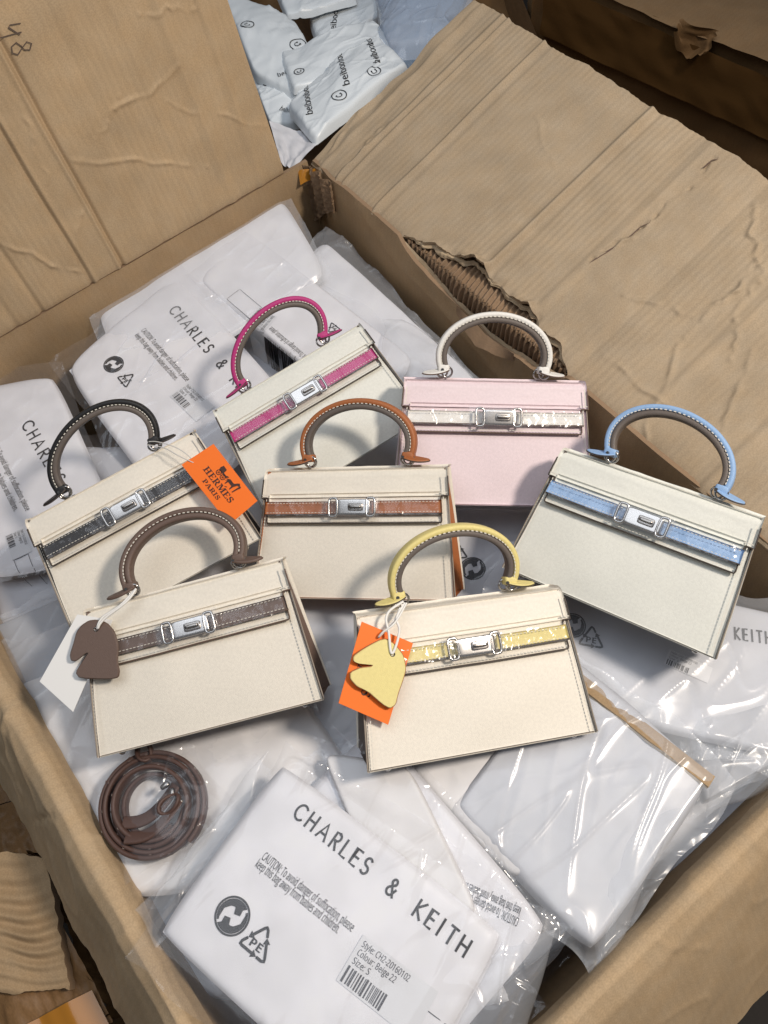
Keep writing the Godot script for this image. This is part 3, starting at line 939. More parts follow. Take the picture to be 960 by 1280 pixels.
func build_carton() -> void:
	var t := thing("carton", "big opened brown carton with torn flaps, full of pouches and handbags", "carton")
	var e_bl := (CL - CB).normalized(); var e_br := (CR - CB).normalized()
	var out_bl := -e_br; var out_br := -e_bl
	var bl := CB.distance_to(CL); var br := CB.distance_to(CR)
	var zero := func(_x): return 0.0
	# --- inner walls, each from the rim down to the bottom
	var tear_dn := func(x: float) -> float:
		var k := clampf((x - 0.185) / 0.29, 0, 1)
		return 0.034 * pow(sin(PI * k), 0.7) * (0.8 + 0.5 * k) + (jag(x, 0.004, 31.0) * smoothstep(0.0, 0.1, k) * smoothstep(1.0, 0.9, k))
	panel("wall", CB, e_bl, Vector3.DOWN, 0.0, bl, zero, func(_x): return 0.42, func(x, y):
		return 0.004 * nz.get_noise_2d(x * 12, y * 12) + 0.0015 * sin(x * 120) * 0.2 - crease(y, 0.0, 0.012, 0.004), 0.005, m.kraft_wall, m.kraft_torn, t, 120, 40, -1.0 if e_bl.cross(Vector3.DOWN).dot(-out_bl) < 0 else 1.0)
	panel("wall", CB, e_br, Vector3.DOWN, 0.0, br, func(x): return maxf(0.0, tear_dn.call(x)), func(_x): return 0.42, func(x, y):
		return 0.006 * nz.get_noise_2d(x * 9, y * 9 + 4) + 0.004 * crease(x, 0.045, 0.02, 1) - crease(y, 0.0, 0.012, 0.004) + 0.004 * seg(Vector2(x, y), Vector2(0.1, 0.01), Vector2(0.5, 0.12), 0.006), 0.005, m.kraft_wall, m.kraft_torn, t, 240, 50, -1.0 if e_br.cross(Vector3.DOWN).dot(-out_br) < 0 else 1.0)
	panel("wall", CL, e_br, Vector3.DOWN, 0.0, br, func(_x): return 0.022, func(_x): return 0.42, func(x, y): return 0.004 * nz.get_noise_2d(x * 12, y * 12), 0.005, m.kraft_wall, m.kraft_torn, t, 60, 20, -1.0 if e_br.cross(Vector3.DOWN).dot(out_br) < 0 else 1.0)
	panel("wall", CR, e_bl, Vector3.DOWN, 0.0, bl, func(_x): return 0.022, func(_x): return 0.42, func(x, y): return 0.004 * nz.get_noise_2d(x * 12, y * 12), 0.005, m.kraft_wall, m.kraft_torn, t, 60, 20, -1.0 if e_bl.cross(Vector3.DOWN).dot(out_bl) < 0 else 1.0)
	var mb := Mb.new()
	mb.grid(func(u, v): return CB + Vector3.DOWN * 0.418 + (CL - CB) * u + (CR - CB) * v, 2, 2, false)
	part("bottom_panel", mb, m.kraft_wall, t)
	# --- left flap, standing almost upright
	var th := deg_to_rad(77.0)
	var d := out_bl * cos(th) + Vector3.UP * sin(th)
	var P1 := Vector2(0.2213, -0.0281)
	var wr_l := [[Vector2(0.2485, 0.1570), Vector2(0.1187, 0.1692), 0.0026, 0.0017], [Vector2(0.2732, 0.1371), Vector2(0.1366, 0.0620), 0.0026, 0.0014], [Vector2(0.3897, 0.0968), Vector2(0.3292, 0.0183), 0.0026, 0.0019], [Vector2(0.2630, 0.1321), Vector2(0.3299, 0.0357), 0.0026, 0.0011], [Vector2(0.1347, 0.2284), Vector2(0.0720, 0.2121), 0.0026, 0.0014], [Vector2(0.2936, 0.2154), Vector2(0.3107, 0.1278), 0.0026, 0.0011], [Vector2(0.1949, 0.1720), Vector2(0.2407, 0.1444), 0.0026, 0.0009], [Vector2(0.1480, 0.1424), Vector2(0.0453, 0.0671), 0.0026, 0.0009]]
	var cr_l := [[Vector2(0.2815, 0.0096).x, 0.0028, -0.0042], [Vector2(0.2815, 0.0096).x + 0.0045, 0.003, 0.0022], [Vector2(0.3251, 0.0158).x, 0.0028, -0.0036], [Vector2(0.3251, 0.0158).x - 0.004, 0.003, 0.002], [Vector2(0.3932, 0.0112).x, 0.0035, -0.0028], [Vector2(0.1170, 0.0126).x, 0.006, 0.0022], [Vector2(0.0717, 0.0169).x, 0.005, 0.0020], [Vector2(0.1630, 0.0180).x, 0.006, 0.0010], [Vector2(0.2225, 0.0169).x, 0.007, -0.0012], [Vector2(0.4275, 0.0156).x, 0.005, -0.002]]
	var lf := panel("flap", CB, e_bl, d, Vector2(0.0376, 0.1123).x, bl + 0.05, func(_x): return 0.003, func(x): return 0.3 + jag(x, 0.003, 2.0), func(x, y):
		var z := 0.002 * nz.get_noise_2d(x * 6, y * 4) + 0.0002 * sin(x * 780 + 3 * nz.get_noise_2d(x * 9, y * 9)) * (0.3 + absf(nz.get_noise_2d(x * 14, y * 4)))
		for c in cr_l: z += crease(x + 0.0015 * nz.get_noise_2d(y * 14, c[0] * 500), c[0], c[1], c[2])
		for w in wr_l: z += 1.3 * w[3] * seg(Vector2(x, y), w[0], w[1], w[2])
		return z - 0.006 * exp(-y / 0.006), 0.0055, m.kraft, m.kraft_pale, t, 620, 200, -1.0 if e_bl.cross(d).dot(-out_bl) < 0 else 1.0)
	# the number in marker, high on the left flap
	mb = Mb.new()
	var lo_n := e_bl.cross(d).normalized() * (-1.0 if e_bl.cross(d).dot(-out_bl) < 0 else 1.0)
	var on_l := func(q: Vector2) -> Vector3: return CB + e_bl * q.x + d * q.y + lo_n * (0.0016 + 0.002 * nz.get_noise_2d(q.x * 6, q.y * 4))
	stroke(mb, PackedVector2Array([Vector2(0.2552, 0.2684), Vector2(0.2649, 0.2708), Vector2(0.2674, 0.2696), Vector2(0.2610, 0.2606)]), 0.0010, on_l)
	stroke(mb, PackedVector2Array([Vector2(0.2585, 0.2618), Vector2(0.2680, 0.2633), Vector2(0.2792, 0.2649)]), 0.0010, on_l)
	stroke(mb, PackedVector2Array([Vector2(0.2646, 0.2509), Vector2(0.2676, 0.2559), Vector2(0.2737, 0.2546), Vector2(0.2760, 0.2496), Vector2(0.2719, 0.2465), Vector2(0.2653, 0.2498), Vector2(0.2581, 0.2528), Vector2(0.2546, 0.2499), Vector2(0.2590, 0.2457), Vector2(0.2640, 0.2477), Vector2(0.2649, 0.2518)]), 0.0010, on_l)
	part("marker_number", mb, m.pen, lf)
	# --- right flap, folded out and torn along its crease
	th = deg_to_rad(17.5)
	d = out_br * cos(th) + Vector3.UP * sin(th)
	var tear_up := func(x: float) -> float:
		var k := clampf((x - 0.185) / 0.29, 0, 1)
		var a := 0.034 * pow(sin(PI * k), 0.55) + (jag(x, 0.012, 11.0) * smoothstep(0.0, 0.12, k) * smoothstep(1.0, 0.88, k))
		return maxf(0.002, a)
	var cr_r := [[Vector2(0.0529, 0.0922).x, 0.0035, 0.0034], [Vector2(0.0529, 0.0922).x + 0.011, 0.003, 0.0034], [Vector2(0.1318, 0.0247).x, 0.004, 0.0042], [Vector2(0.3062, 0.0322).x + 0.002, 0.0045, 0.005], [Vector2(0.3062, 0.0322).x + 0.009, 0.005, -0.002], [Vector2(0.1477, 0.1206).x, 0.006, 0.0012], [Vector2(0.3927, 0.0297).x, 0.006, 0.0022], [Vector2(0.5338, 0.1389).x + 0.03, 0.005, 0.0022], [Vector2(0.5338, 0.1389).x - 0.06, 0.007, -0.0016], [0.018, 0.006, 0.003], [0.66, 0.006, 0.003], [0.72, 0.006, -0.002]]
	var wr_r := [[Vector2(0.3941, 0.1134), Vector2(0.4057, 0.1977), 0.0022, -0.0030], [Vector2(0.4057, 0.1977), Vector2(0.4080, 0.2903), 0.0018, -0.0021], [Vector2(0.3960, 0.1200), Vector2(0.4105, 0.1988), 0.0028, 0.0019], [Vector2(0.4789, 0.2636), Vector2(0.5301, 0.2188), 0.0028, 0.0024], [Vector2(0.5301, 0.2188), Vector2(0.5338, 0.1389), 0.0028, 0.0024], [Vector2(0.5372, 0.2243), Vector2(0.5478, 0.1739), 0.0028, 0.0018], [Vector2(0.5478, 0.1739), Vector2(0.5848, 0.1229), 0.0028, 0.0018], [Vector2(0.4521, 0.1090), Vector2(0.5246, 0.1374), 0.0028, 0.0018], [Vector2(0.5345, 0.1157), Vector2(0.5360, 0.2233), 0.0028, 0.0018], [Vector2(0.5860, -0.0044), Vector2(0.5348, 0.1042), 0.0028, 0.0024], [Vector2(0.6409, 0.0463), Vector2(0.5928, 0.1413), 0.0028, 0.0018], [Vector2(0.4670, 0.0472), Vector2(0.5902, 0.0462), 0.0028, 0.0018], [Vector2(0.1801, 0.2255), Vector2(0.2704, 0.1782), 0.0028, 0.0006], [Vector2(0.0107, 0.0119), Vector2(-0.0007, 0.1234), 0.0028, 0.0024], [Vector2(0.0542, 0.0053), Vector2(0.0478, 0.1107), 0.0028, 0.0018]]
	var fr_n := e_br.cross(d)
	panel("flap", CB, e_br, d, -0.002, br + 0.03, tear_up, func(x): return 0.302 + jag(x, 0.004, 5.0), func(x, y):
		var z := 0.0025 * nz.get_noise_2d(x * 7 + 5, y * 5) + 0.0003 * sin(x * 780 + 3 * nz.get_noise_2d(x * 9, y * 9)) * (0.4 + absf(nz.get_noise_2d(x * 14, y * 4)))
		for c in cr_r: z += crease(x + 0.0018 * nz.get_noise_2d(y * 12, c[0] * 500), c[0], c[1], c[2])
		for w in wr_r: z += 1.6 * w[3] * seg(Vector2(x, y), w[0], w[1], w[2])
		z += 0.012 * exp(-pow((y - tear_up.call(x)) / 0.006, 2)) * smoothstep(0.2, 0.26, x) * smoothstep(0.47, 0.4, x) * (0.3 + nz.get_noise_2d(x * 60, 2))
		z += exp(-x / 0.03) * 0.007 * nz.get_noise_2d(x * 50, y * 30) - 0.008 * exp(-y / 0.008)
		return z, 0.0055, m.kraft_grey, m.kraft_pale, t, 640, 190, 1.0 if fr_n.y > 0 else -1.0)
	var on_r := func(q: Vector2) -> Vector3: return CB + e_br * q.x + d * q.y + (fr_n.normalized() * signf(fr_n.y)) * (0.0016 + 0.0025 * nz.get_noise_2d(q.x * 7 + 5, q.y * 5))
	for q in [[Vector2(0.3955, 0.1132), Vector2(0.4047, 0.1594), 0.0035], [Vector2(0.4047, 0.1594), Vector2(0.4079, 0.1943), 0.0022], [Vector2(0.4058, 0.2701), Vector2(0.4094, 0.2924), 0.003]]:
		mb = Mb.new()
		var out := PackedVector2Array()
		for side in [1.0, -1.0]:
			for i in 9:
				var k := i / 8.0 if side > 0 else 1 - i / 8.0
				var dd: Vector2 = (q[1] - q[0]).normalized()
				out.append((q[0] as Vector2).lerp(q[1], k) + Vector2(-dd.y, dd.x) * (float(side) * float(q[2]) * 0.5 * sin(PI * k) * (0.7 + nz.get_noise_2d(k * 30, side)) + 0.003 * nz.get_noise_2d(k * 20 + q[0].x * 99, 5)))
		blot(mb, out, on_r)
		part("torn_crack", mb, m.edge_brown, t)
	# --- corrugated layer bared by the tear
	mb = Mb.new()
	var S := func(u: float, v: float) -> Vector3:
		var x := lerpf(0.18, 0.485, u)
		var y := lerpf(-0.055, 0.055, v)   # below the crease on the wall, above it on the flap
		var flute := 0.0026 * sin(x * 830 + 5 * nz.get_noise_2d(x * 18, y * 26) + y * 40) + 0.0016 * nz.get_noise_2d(x * 90, y * 30)
		var p := CB + e_br * x
		if y < 0: return p + Vector3.UP * y + out_br * (0.008 + flute) + out_br * 0.004 * exp(y / 0.012)
		return p + d * y + (fr_n.normalized() * signf(fr_n.y)) * (-0.010 + flute) + out_br * 0.008 * exp(-y / 0.012)
	mb.grid(S, 300, 40, true, PackedFloat32Array(), PackedFloat32Array(), Vector2(0.3, 0.1))
	part("torn_corrugation", mb, m.kraft_torn, t)
	for lip in 2:
		mb = Mb.new()
		mb.grid(func(u, v):
			var x := lerpf(0.19, 0.472, u)
			var k := sin(PI * u)
			var w := (0.004 + 0.004 * absf(nz.get_noise_2d(x * 70, lip)) + jag(x, 0.003, 71.0 + lip)) * minf(1, k * 4)
			if lip == 0: return CB + e_br * x + d * (tear_up.call(x) + 0.001 - w * v) - (fr_n.normalized() * signf(fr_n.y)) * (0.0025 + 0.003 * v * v + 0.002 * nz.get_noise_2d(x * 120, v * 20))
			return CB + e_br * x + Vector3.DOWN * (tear_dn.call(x) + 0.001 - w * 0.8 * v) + out_br * (0.0035 + 0.003 * v), 260, 6, lip == 0)
		part("torn_ply", mb, m.kraft_pale, t)
	# lip of torn paper hanging from the tear
	mb = Mb.new()
	mb.grid(func(u, v):
		var x := lerpf(0.30, 0.40, u)
		var y: float = tear_dn.call(x)
		return CB + e_br * x + Vector3.DOWN * (y + (0.012 + jag(x, 0.006, 44.0)) * v - 0.006) - out_br * (0.002 + 0.012 * v * sin(PI * u)), 40, 8, true)
	part("torn_paper", mb, m.kraft_torn, t)
	# --- front rims: the flaps there are folded out and down
	fold("flap", t, CL, (CF - CL).normalized(), -out_br, br, [Vector2(-0.001, -0.03), Vector2(0.0, -0.012), Vector2(0.004, -0.002), Vector2(0.012, 0.002), Vector2(0.024, -0.006), Vector2(0.036, -0.024), Vector2(0.062, -0.07), Vector2(0.085, -0.112)], 0.012, 21.0, m.kraft, 0.9)
	fold("flap", t, CF, (CR - CF).normalized(), -out_bl, bl, [Vector2(-0.001, -0.03), Vector2(0.0, -0.012), Vector2(0.004, -0.002), Vector2(0.012, 0.001), Vector2(0.028, -0.012), Vector2(0.05, -0.045), Vector2(0.09, -0.11), Vector2(0.135, -0.19)], 0.004, 27.0, m.kraft, 0.45)
	# scrap of yellow tape and crumpled paper at the back corner
	mb = Mb.new()
	mb.grid(func(u, v): return CB + Vector3(lerpf(-0.016, 0.014, u), -0.006 - 0.012 * v + 0.002 * sin(u * 5), 0.004 + 0.012 * v + 0.003 * sin(u * 4 + v * 2)), 20, 12, true)
	part("tape_scrap", mb, m.tape, t)
	mb = Mb.new()
	mb.grid(func(u, v):
		var x := lerpf(-0.01, 0.06, u)
		return CB + e_br * x + Vector3.DOWN * (0.10 * v * (1 - 0.6 * u) + jag(x, 0.008, 61.0)) - out_br * (0.004 + 0.006 * absf(nz.get_noise_2d(u * 60, v * 22)) + 0.004 * sin(u * 20)), 40, 24, true)
	part("torn_paper", mb, m.kraft_torn, t)


func fold(called: String, parent: Node3D, o: Vector3, e: Vector3, out: Vector3, length: float, prof: Array, ragged: float, sd: float, mt: Material, rough := 1.0) -> void:
	var c := Curve2D.new()
	for i in prof.size():
		var d: Vector2 = (prof[mini(i + 1, prof.size() - 1)] - prof[maxi(i - 1, 0)]) / 6.0
		c.add_point(prof[i], -d, d)
	var total := c.get_baked_length()
	var S := func(u: float, v: float) -> Vector3:
		var x := u * length
		var full := total * (1.0 - ragged * 4 + jag(x, ragged * 6, sd))
		var w := v * full
		var q := c.sample_baked(w)
		var q2 := c.sample_baked(minf(w + 0.001, total)) - c.sample_baked(maxf(w - 0.001, 0))
		var n2 := Vector2(-q2.y, q2.x).normalized()
		if n2.y < 0 and w > 0.03: n2 = -n2
		var z := rough * (0.003 * nz.get_noise_2d(x * 9, w * 10 + sd) + 0.0022 * nz.get_noise_2d(x * 30, w * 6 + sd) + 0.0016 * pow(1.0 - absf(ridge.get_noise_2d(x * 16, w * 20 + sd)), 8.0) + 0.0006 * nz.get_noise_2d(x * 90, w * 60))
		z += (rough * rough) * (0.004 * seg(Vector2(x, w), Vector2(0.30, 0.03), Vector2(0.34, 0.10), 0.004) - 0.004 * seg(Vector2(x, w), Vector2(0.52, 0.05), Vector2(0.49, 0.12), 0.003) + 0.003 * seg(Vector2(x, w), Vector2(0.40, 0.02), Vector2(0.47, 0.12), 0.004))
		q += n2 * z
		return o + e * x + out * q.x + Vector3.UP * q.y
	var mb := Mb.new()
	var flip := e.cross(out).y > 0
	mb.grid(S, 400, 70, flip, PackedFloat32Array(), PackedFloat32Array(), Vector2(length, total))
	var p := part(called, mb, mt, parent)
	mb = Mb.new()
	mb.grid(func(u, w): return S.call(u, 1.0) - (out * 0.5 + Vector3.UP).normalized() * 0.005 * w, 400, 2, flip)
	part("cut_edge", mb, m.kraft_torn, p)


# a closed carton standing near: bottom corner, two ground edges, height
func closed_carton(label: String, o: Vector3, ex: Vector3, ez: Vector3, h: float, side: Material, top: Material, sd: float, tape: Material, split := 0.5) -> Node3D:
	var t := thing("carton", label, "carton")
	var nx := ex.cross(Vector3.UP).normalized()
	var sides := [[o, ex], [o + ex, ez], [o + ex + ez, -ex], [o + ez, -ez]]
	for q in sides:
		var a: Vector3 = q[0]; var e: Vector3 = q[1]
		var n := (a + e / 2 - (o + (ex + ez) / 2)).normalized()
		n.y = 0
		var mb := Mb.new()
		mb.grid(func(u, v): return a + e * u + Vector3.UP * h * v + n * (0.006 * nz.get_noise_2d(u * 9 + sd, v * 9) + 0.004 * nz.get_noise_2d(u * 40, v * 30 + sd)), 40, 30, e.cross(Vector3.UP).dot(n) < 0, PackedFloat32Array(), PackedFloat32Array(), Vector2(e.length(), h))
		part("side_panel", mb, side, t)
	for k in 2:
		var mb := Mb.new()
		var v0 := 0.0 if k == 0 else split + 0.004
		var v1 := split - 0.004 if k == 0 else 1.0
		mb.grid(func(u, v):
			var w := lerpf(v0, v1, v)
			return o + ex * (u * 1.02 - 0.01) + ez * (w * 1.03 - 0.015) + Vector3.UP * (h + 0.002 + 0.006 * nz.get_noise_2d(u * 9 + sd, w * 9) + 0.002 * nz.get_noise_2d(u * 50, w * 30) + 0.008 * absf(v - (1 - k)) * nz.get_noise_2d(u * 12, sd)), 60, 30, ex.cross(ez).y > 0, PackedFloat32Array(), PackedFloat32Array(), Vector2(ex.length(), ez.length() / 2))
		part("top_flap", mb, top, t)
	if tape:
		var mb := Mb.new()
		mb.grid(func(u, v): return o + ex * u + ez * (split + (v - 0.5) * 0.045 / ez.length()) + Vector3.UP * (h + 0.0095 + 0.006 * nz.get_noise_2d(u * 9 + sd, split * 9)), 40, 4, ex.cross(ez).y > 0)
		part("packing_tape", mb, tape, t)
	return t


# ---------------------------------------------------------------- printed mailers behind the carton
func mailer_print(p: Dictionary, parent: Node3D, spots: Array, rings: Array, cap: float) -> void:
	var mb := Mb.new()
	for s in spots:
		var f := frame_on(p, s[0], s[1], 0.0012)
		typed(mb, "beibooboo", f.len, cap, f.where)
	for s in rings:
		var f := frame_on(p, s[0], s[0] + Vector2(0.1, 0.02), 0.0012)
		var c := PackedVector2Array()
		for i in 24: c.append(Vector2(cos(TAU * i / 24), sin(TAU * i / 24)) * s[1])
		stroke(mb, c, 0.0013, f.where, true)
		for x in [-0.35, 0.35]:
			var eye := PackedVector2Array()
			for i in 8: eye.append(Vector2(x * s[1] + cos(TAU * i / 8) * s[1] * 0.12, s[1] * 0.15 + sin(TAU * i / 8) * s[1] * 0.12))
			blot(mb, eye, f.where)
		var mouth := PackedVector2Array()
		for i in 9: mouth.append(Vector2(cos(PI + PI * i / 8), sin(PI + PI * i / 8)) * s[1] * 0.4)
		stroke(mb, mouth, 0.0011, f.where)
	part("printed_name", mb, m.ink, parent)


func poly_mailer(label: String, a: Vector3, b: Vector3, d: Vector3, th: float, sd: float, spots: Array, rings: Array, cap := 0.0105, mt: Material = null) -> void:
	var t := thing("poly_mailer", label, "mailer", Transform3D(), "small white mailers heaped behind the carton")
	var p := pouch_surface(a, b - a, d - a, th, 0.0035, 0.05, sd)
	var soft: Callable = p.top
	# stuffed: a pillow with creases
	p.top = func(u: float, v: float) -> Vector3:
		var k := sqrt(maxf(0, sin(PI * clampf(u, 0.001, 0.999)) * sin(PI * clampf(v, 0.001, 0.999))))
		var q: Vector3 = soft.call(u, v)
		return q + p.n * (th * 0.8 * k + 0.006 * cells.get_noise_2d(q.x * 9 + sd, q.z * 9) * k + 0.005 * absf(ridge.get_noise_2d(q.x * 12 + sd, q.z * 12)) + 0.0022 * streaks(Vector2(q.x + sd, q.z) * 1.2))
	pouch_body(p, t, mt if mt else m.poly, "mailer_bag", 70)
	if spots.size() + rings.size(): mailer_print(p, t, spots, rings, cap)


# ---------------------------------------------------------------- the scene
func _ready() -> void:
	var cam := Camera3D.new()
	cam.name = "camera"
	cam.transform = Transform3D(Basis(Vector3(0.9877, -0.0735, 0.1378), Vector3(0.1562, 0.4647, -0.8716), Vector3(-0.0000, 0.8824, 0.4705)), Vector3(0.0000, 0.6800, 0.4200))
	cam.fov = 67.026
	cam.near = 0.02
	cam.far = 60.0
	add_child(cam)
	cam.current = true
	var we := WorldEnvironment.new()
	we.name = "environment"
	var env := Environment.new()
	env.background_mode = Environment.BG_COLOR
	env.background_color = lin(0.55, 0.57, 0.6)
	env.background_energy_multiplier = 0.2
	env.tonemap_mode = Environment.TONE_MAPPER_LINEAR
	env.tonemap_exposure = 1.05
	env.sdfgi_enabled = true; env.ssao_enabled = true; env.ssil_enabled = true
	we.environment = env
	add_child(we)
	var key := SpotLight3D.new()   # warehouse lamp, high on the right
	key.name = "warehouse_lamp"
	add_child(key)
	key.look_at_from_position(Vector3(0.85, 1.35, 0.35), Vector3(-0.05, 0, 0.1))
	key.light_color = Color(1.0, 0.95, 0.89)
	key.light_energy = 2.05
	key.spot_range = 8.0; key.spot_attenuation = 2.0; key.spot_angle = 42.0; key.spot_angle_attenuation = 0.7
	key.light_size = 0.1
	key.shadow_enabled = true
	var fill := AreaLight3D.new()   # ceiling tubes overhead
	fill.name = "ceiling_light"
	add_child(fill)
	fill.look_at_from_position(Vector3(-0.2, 2.4, -0.1), Vector3(0, 0, 0), Vector3.FORWARD)
	fill.area_size = Vector2(2.2, 1.6)
	fill.light_color = Color(0.94, 0.965, 1.0)
	fill.light_energy = 2.5
	fill.area_range = 8.0
	fill.shadow_enabled = true

	nz.seed = 5; nz.frequency = 0.35; nz.fractal_octaves = 2
	ridge.seed = 9; ridge.frequency = 0.4; ridge.fractal_octaves = 1
	cells.seed = 12; cells.frequency = 0.5; cells.noise_type = FastNoiseLite.TYPE_CELLULAR; cells.cellular_return_type = FastNoiseLite.RETURN_DISTANCE2_SUB; cells.fractal_octaves = 1
	rng.seed = 77
	make_materials()
	make_glyphs()

	# --- setting
	var mb := Mb.new()
	mb.grid(func(u, v): return Vector3((u - 0.5) * 16, -0.62, (v - 0.5) * 16), 4, 4, false)
	var fl := MeshInstance3D.new()
	fl.name = "floor"; fl.mesh = mb.done(); fl.material_override = m.floor
	fl.set_meta("kind", "structure")
	add_child(fl)

	build_carton()
	build_pouches()
	build_bags()
	build_surroundings()


func build_pouches() -> void:
	# underlying pouches that fill the carton below what is seen clearly
	var lows := [
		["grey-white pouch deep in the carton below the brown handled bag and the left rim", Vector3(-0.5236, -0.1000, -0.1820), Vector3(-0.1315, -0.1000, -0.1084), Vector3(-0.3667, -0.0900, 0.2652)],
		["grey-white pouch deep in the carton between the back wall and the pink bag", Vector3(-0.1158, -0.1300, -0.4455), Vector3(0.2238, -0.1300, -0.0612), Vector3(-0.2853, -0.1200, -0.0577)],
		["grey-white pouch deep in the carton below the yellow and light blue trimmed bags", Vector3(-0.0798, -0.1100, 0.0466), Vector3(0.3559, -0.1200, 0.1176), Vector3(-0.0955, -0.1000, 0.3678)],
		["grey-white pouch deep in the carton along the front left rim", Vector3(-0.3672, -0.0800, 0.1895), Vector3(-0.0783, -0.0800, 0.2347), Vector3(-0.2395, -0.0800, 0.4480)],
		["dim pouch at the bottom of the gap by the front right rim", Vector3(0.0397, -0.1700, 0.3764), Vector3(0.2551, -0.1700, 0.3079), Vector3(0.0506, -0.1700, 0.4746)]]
	for i in lows.size():
		var q: Array = lows[i]
		var t := thing("plastic_pouch", q[0], "pouch", Transform3D(), "pouches packed in the carton")
		var p := pouch_surface(q[1], q[2] - q[1], q[3] - q[1], 0.012, 0.003, 0.05, i * 3.0)
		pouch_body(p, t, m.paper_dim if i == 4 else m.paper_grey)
		pouch_film(p, t, m.film, 0.02, 2.0, 90)

	var mk := func(label: String, a: Vector3, e1: Vector3, e2: Vector3, th: float, mt: Material, fm: Material, margin: float, crinkle: float, sd: float, amp := 0.0012, rnd := 0.06) -> Array:
		var t := thing("plastic_pouch", label, "pouch", Transform3D(), "pouches packed in the carton")
		var p := pouch_surface(a, e1, e2, th, amp, rnd, sd)
		pouch_body(p, t, mt)
		if fm: pouch_film(p, t, fm, margin, crinkle)
		return [t, p]

	var r: Array
	# back of the carton
	r = mk.call("clear-edged white pouch lying along the back left wall, top of the pile", Vector3(-0.0726, -0.0400, -0.4747), Vector3(0.0487, -0.0150, 0.1485), Vector3(-0.2530, -0.0050, 0.1487), 0.005, m.paper, m.film_milky, 0.008, 1.2, 1.0)
	r = mk.call("bluish white pouch tucked against the back right wall", Vector3(-0.0230, -0.0750, -0.4140), Vector3(0.1633, -0.0150, 0.2690), Vector3(-0.0550, 0.0000, 0.0632), 0.005, m.paper, m.film_milky, 0.012, 1.6, 2.0)
	r = mk.call("white pouch behind the magenta handle with print upside down", Vector3(-0.1264, -0.0450, -0.4221), Vector3(0.1940, -0.0250, 0.2413), Vector3(-0.0670, 0.0000, 0.0795), 0.005, m.paper, m.film, 0.008, 1.0, 3.0)
	caution_print(r[1], r[0], Vector2(0.6639, 0.8747), Vector2(0.4260, 0.8697), Vector2(0.6474, 0.9945), Vector2(0.4331, 0.9922))
	marks_print(r[1], r[0], Vector2(0.7248, 0.2928), Vector2(0.6414, 0.3675), Vector2(0.5226, 0.2106) - Vector2(0.7027, 0.2063), 0.0, 0.009)
	outline_print(r[1], r[0], Vector2(0.1954, 0.7312), Vector2(0.3453, 0.7512), 0.022)
	sticker(r[1], r[0], Vector2(0.4169, 0.7222), Vector2(0.4095, 1.1041), 0.028)
	r = mk.call("white pouch at far left under the black handle, print running downwards", Vector3(-0.3762, -0.0550, -0.2346), Vector3(0.0995, -0.0050, 0.2603), Vector3(-0.1571, 0.0000, 0.0089), 0.005, m.paper, m.film, 0.012, 1.0, 5.0)
	name_print(r[1], r[0], Vector2(0.2745, 0.3780), Vector2(1.0387, 0.2222))
	caution_print(r[1], r[0], Vector2(0.3034, 0.6413), Vector2(0.7204, 0.5761), Vector2(0.3153, 0.7135), Vector2(0.7083, 0.6561))
	outline_print(r[1], r[0], Vector2(0.9230, 0.6632), Vector2(1.0694, 0.6675), 0.016)
	sticker(r[1], r[0], Vector2(0.7957, 0.6260), Vector2(0.9158, 0.6315), 0.022)
	r = mk.call("white printed pouch beside the back left wall, left of the magenta trimmed bag", Vector3(-0.2172, -0.0450, -0.3620), Vector3(0.1357, -0.0150, 0.2321), Vector3(-0.1468, -0.0050, 0.1262), 0.005, m.paper, m.film, 0.012, 1.0, 4.0, 0.0012, 0.09)
	name_print(r[1], r[0], Vector2(0.1553, 0.2227), Vector2(0.8695, 0.2145))
	caution_print(r[1], r[0], Vector2(0.1452, 0.4507), Vector2(0.5219, 0.4354), Vector2(0.1425, 0.5032), Vector2(0.4785, 0.4870))
	marks_print(r[1], r[0], Vector2(0.1910, 0.7242), Vector2(0.2993, 0.7240), Vector2(0.3342, 0.4744) - Vector2(-0.0159, 0.4870), 0.0125, 0.0115)
	sticker(r[1], r[0], Vector2(0.5337, 0.4270), Vector2(0.7241, 0.3991), 0.028)
	# middle
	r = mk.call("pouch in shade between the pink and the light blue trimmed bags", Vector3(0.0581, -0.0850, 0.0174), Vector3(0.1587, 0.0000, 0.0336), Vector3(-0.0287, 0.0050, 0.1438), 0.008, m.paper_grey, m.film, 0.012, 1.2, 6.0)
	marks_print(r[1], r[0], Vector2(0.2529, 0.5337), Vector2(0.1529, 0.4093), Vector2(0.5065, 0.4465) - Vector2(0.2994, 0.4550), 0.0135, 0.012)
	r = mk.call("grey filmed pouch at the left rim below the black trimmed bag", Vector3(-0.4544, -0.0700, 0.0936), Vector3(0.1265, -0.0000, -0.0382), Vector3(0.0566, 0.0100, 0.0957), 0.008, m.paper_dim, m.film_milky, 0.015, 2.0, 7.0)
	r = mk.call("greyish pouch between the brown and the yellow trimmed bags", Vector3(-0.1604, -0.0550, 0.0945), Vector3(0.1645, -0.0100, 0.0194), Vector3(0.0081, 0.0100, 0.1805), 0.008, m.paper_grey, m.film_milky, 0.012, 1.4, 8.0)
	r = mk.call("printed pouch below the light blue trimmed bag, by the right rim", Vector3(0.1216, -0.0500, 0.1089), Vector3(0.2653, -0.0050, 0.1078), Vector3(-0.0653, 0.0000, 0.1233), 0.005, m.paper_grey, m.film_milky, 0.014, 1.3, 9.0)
	name_print(r[1], r[0], Vector2(0.4873, 0.3186), Vector2(0.8887, 0.2539), 0.0115)
	marks_print(r[1], r[0], Vector2(0.2609, 0.4171), Vector2(0.3301, 0.4867), Vector2(0.4808, 0.3886) - Vector2(0.3238, 0.4047), 0.0125, 0.0135)
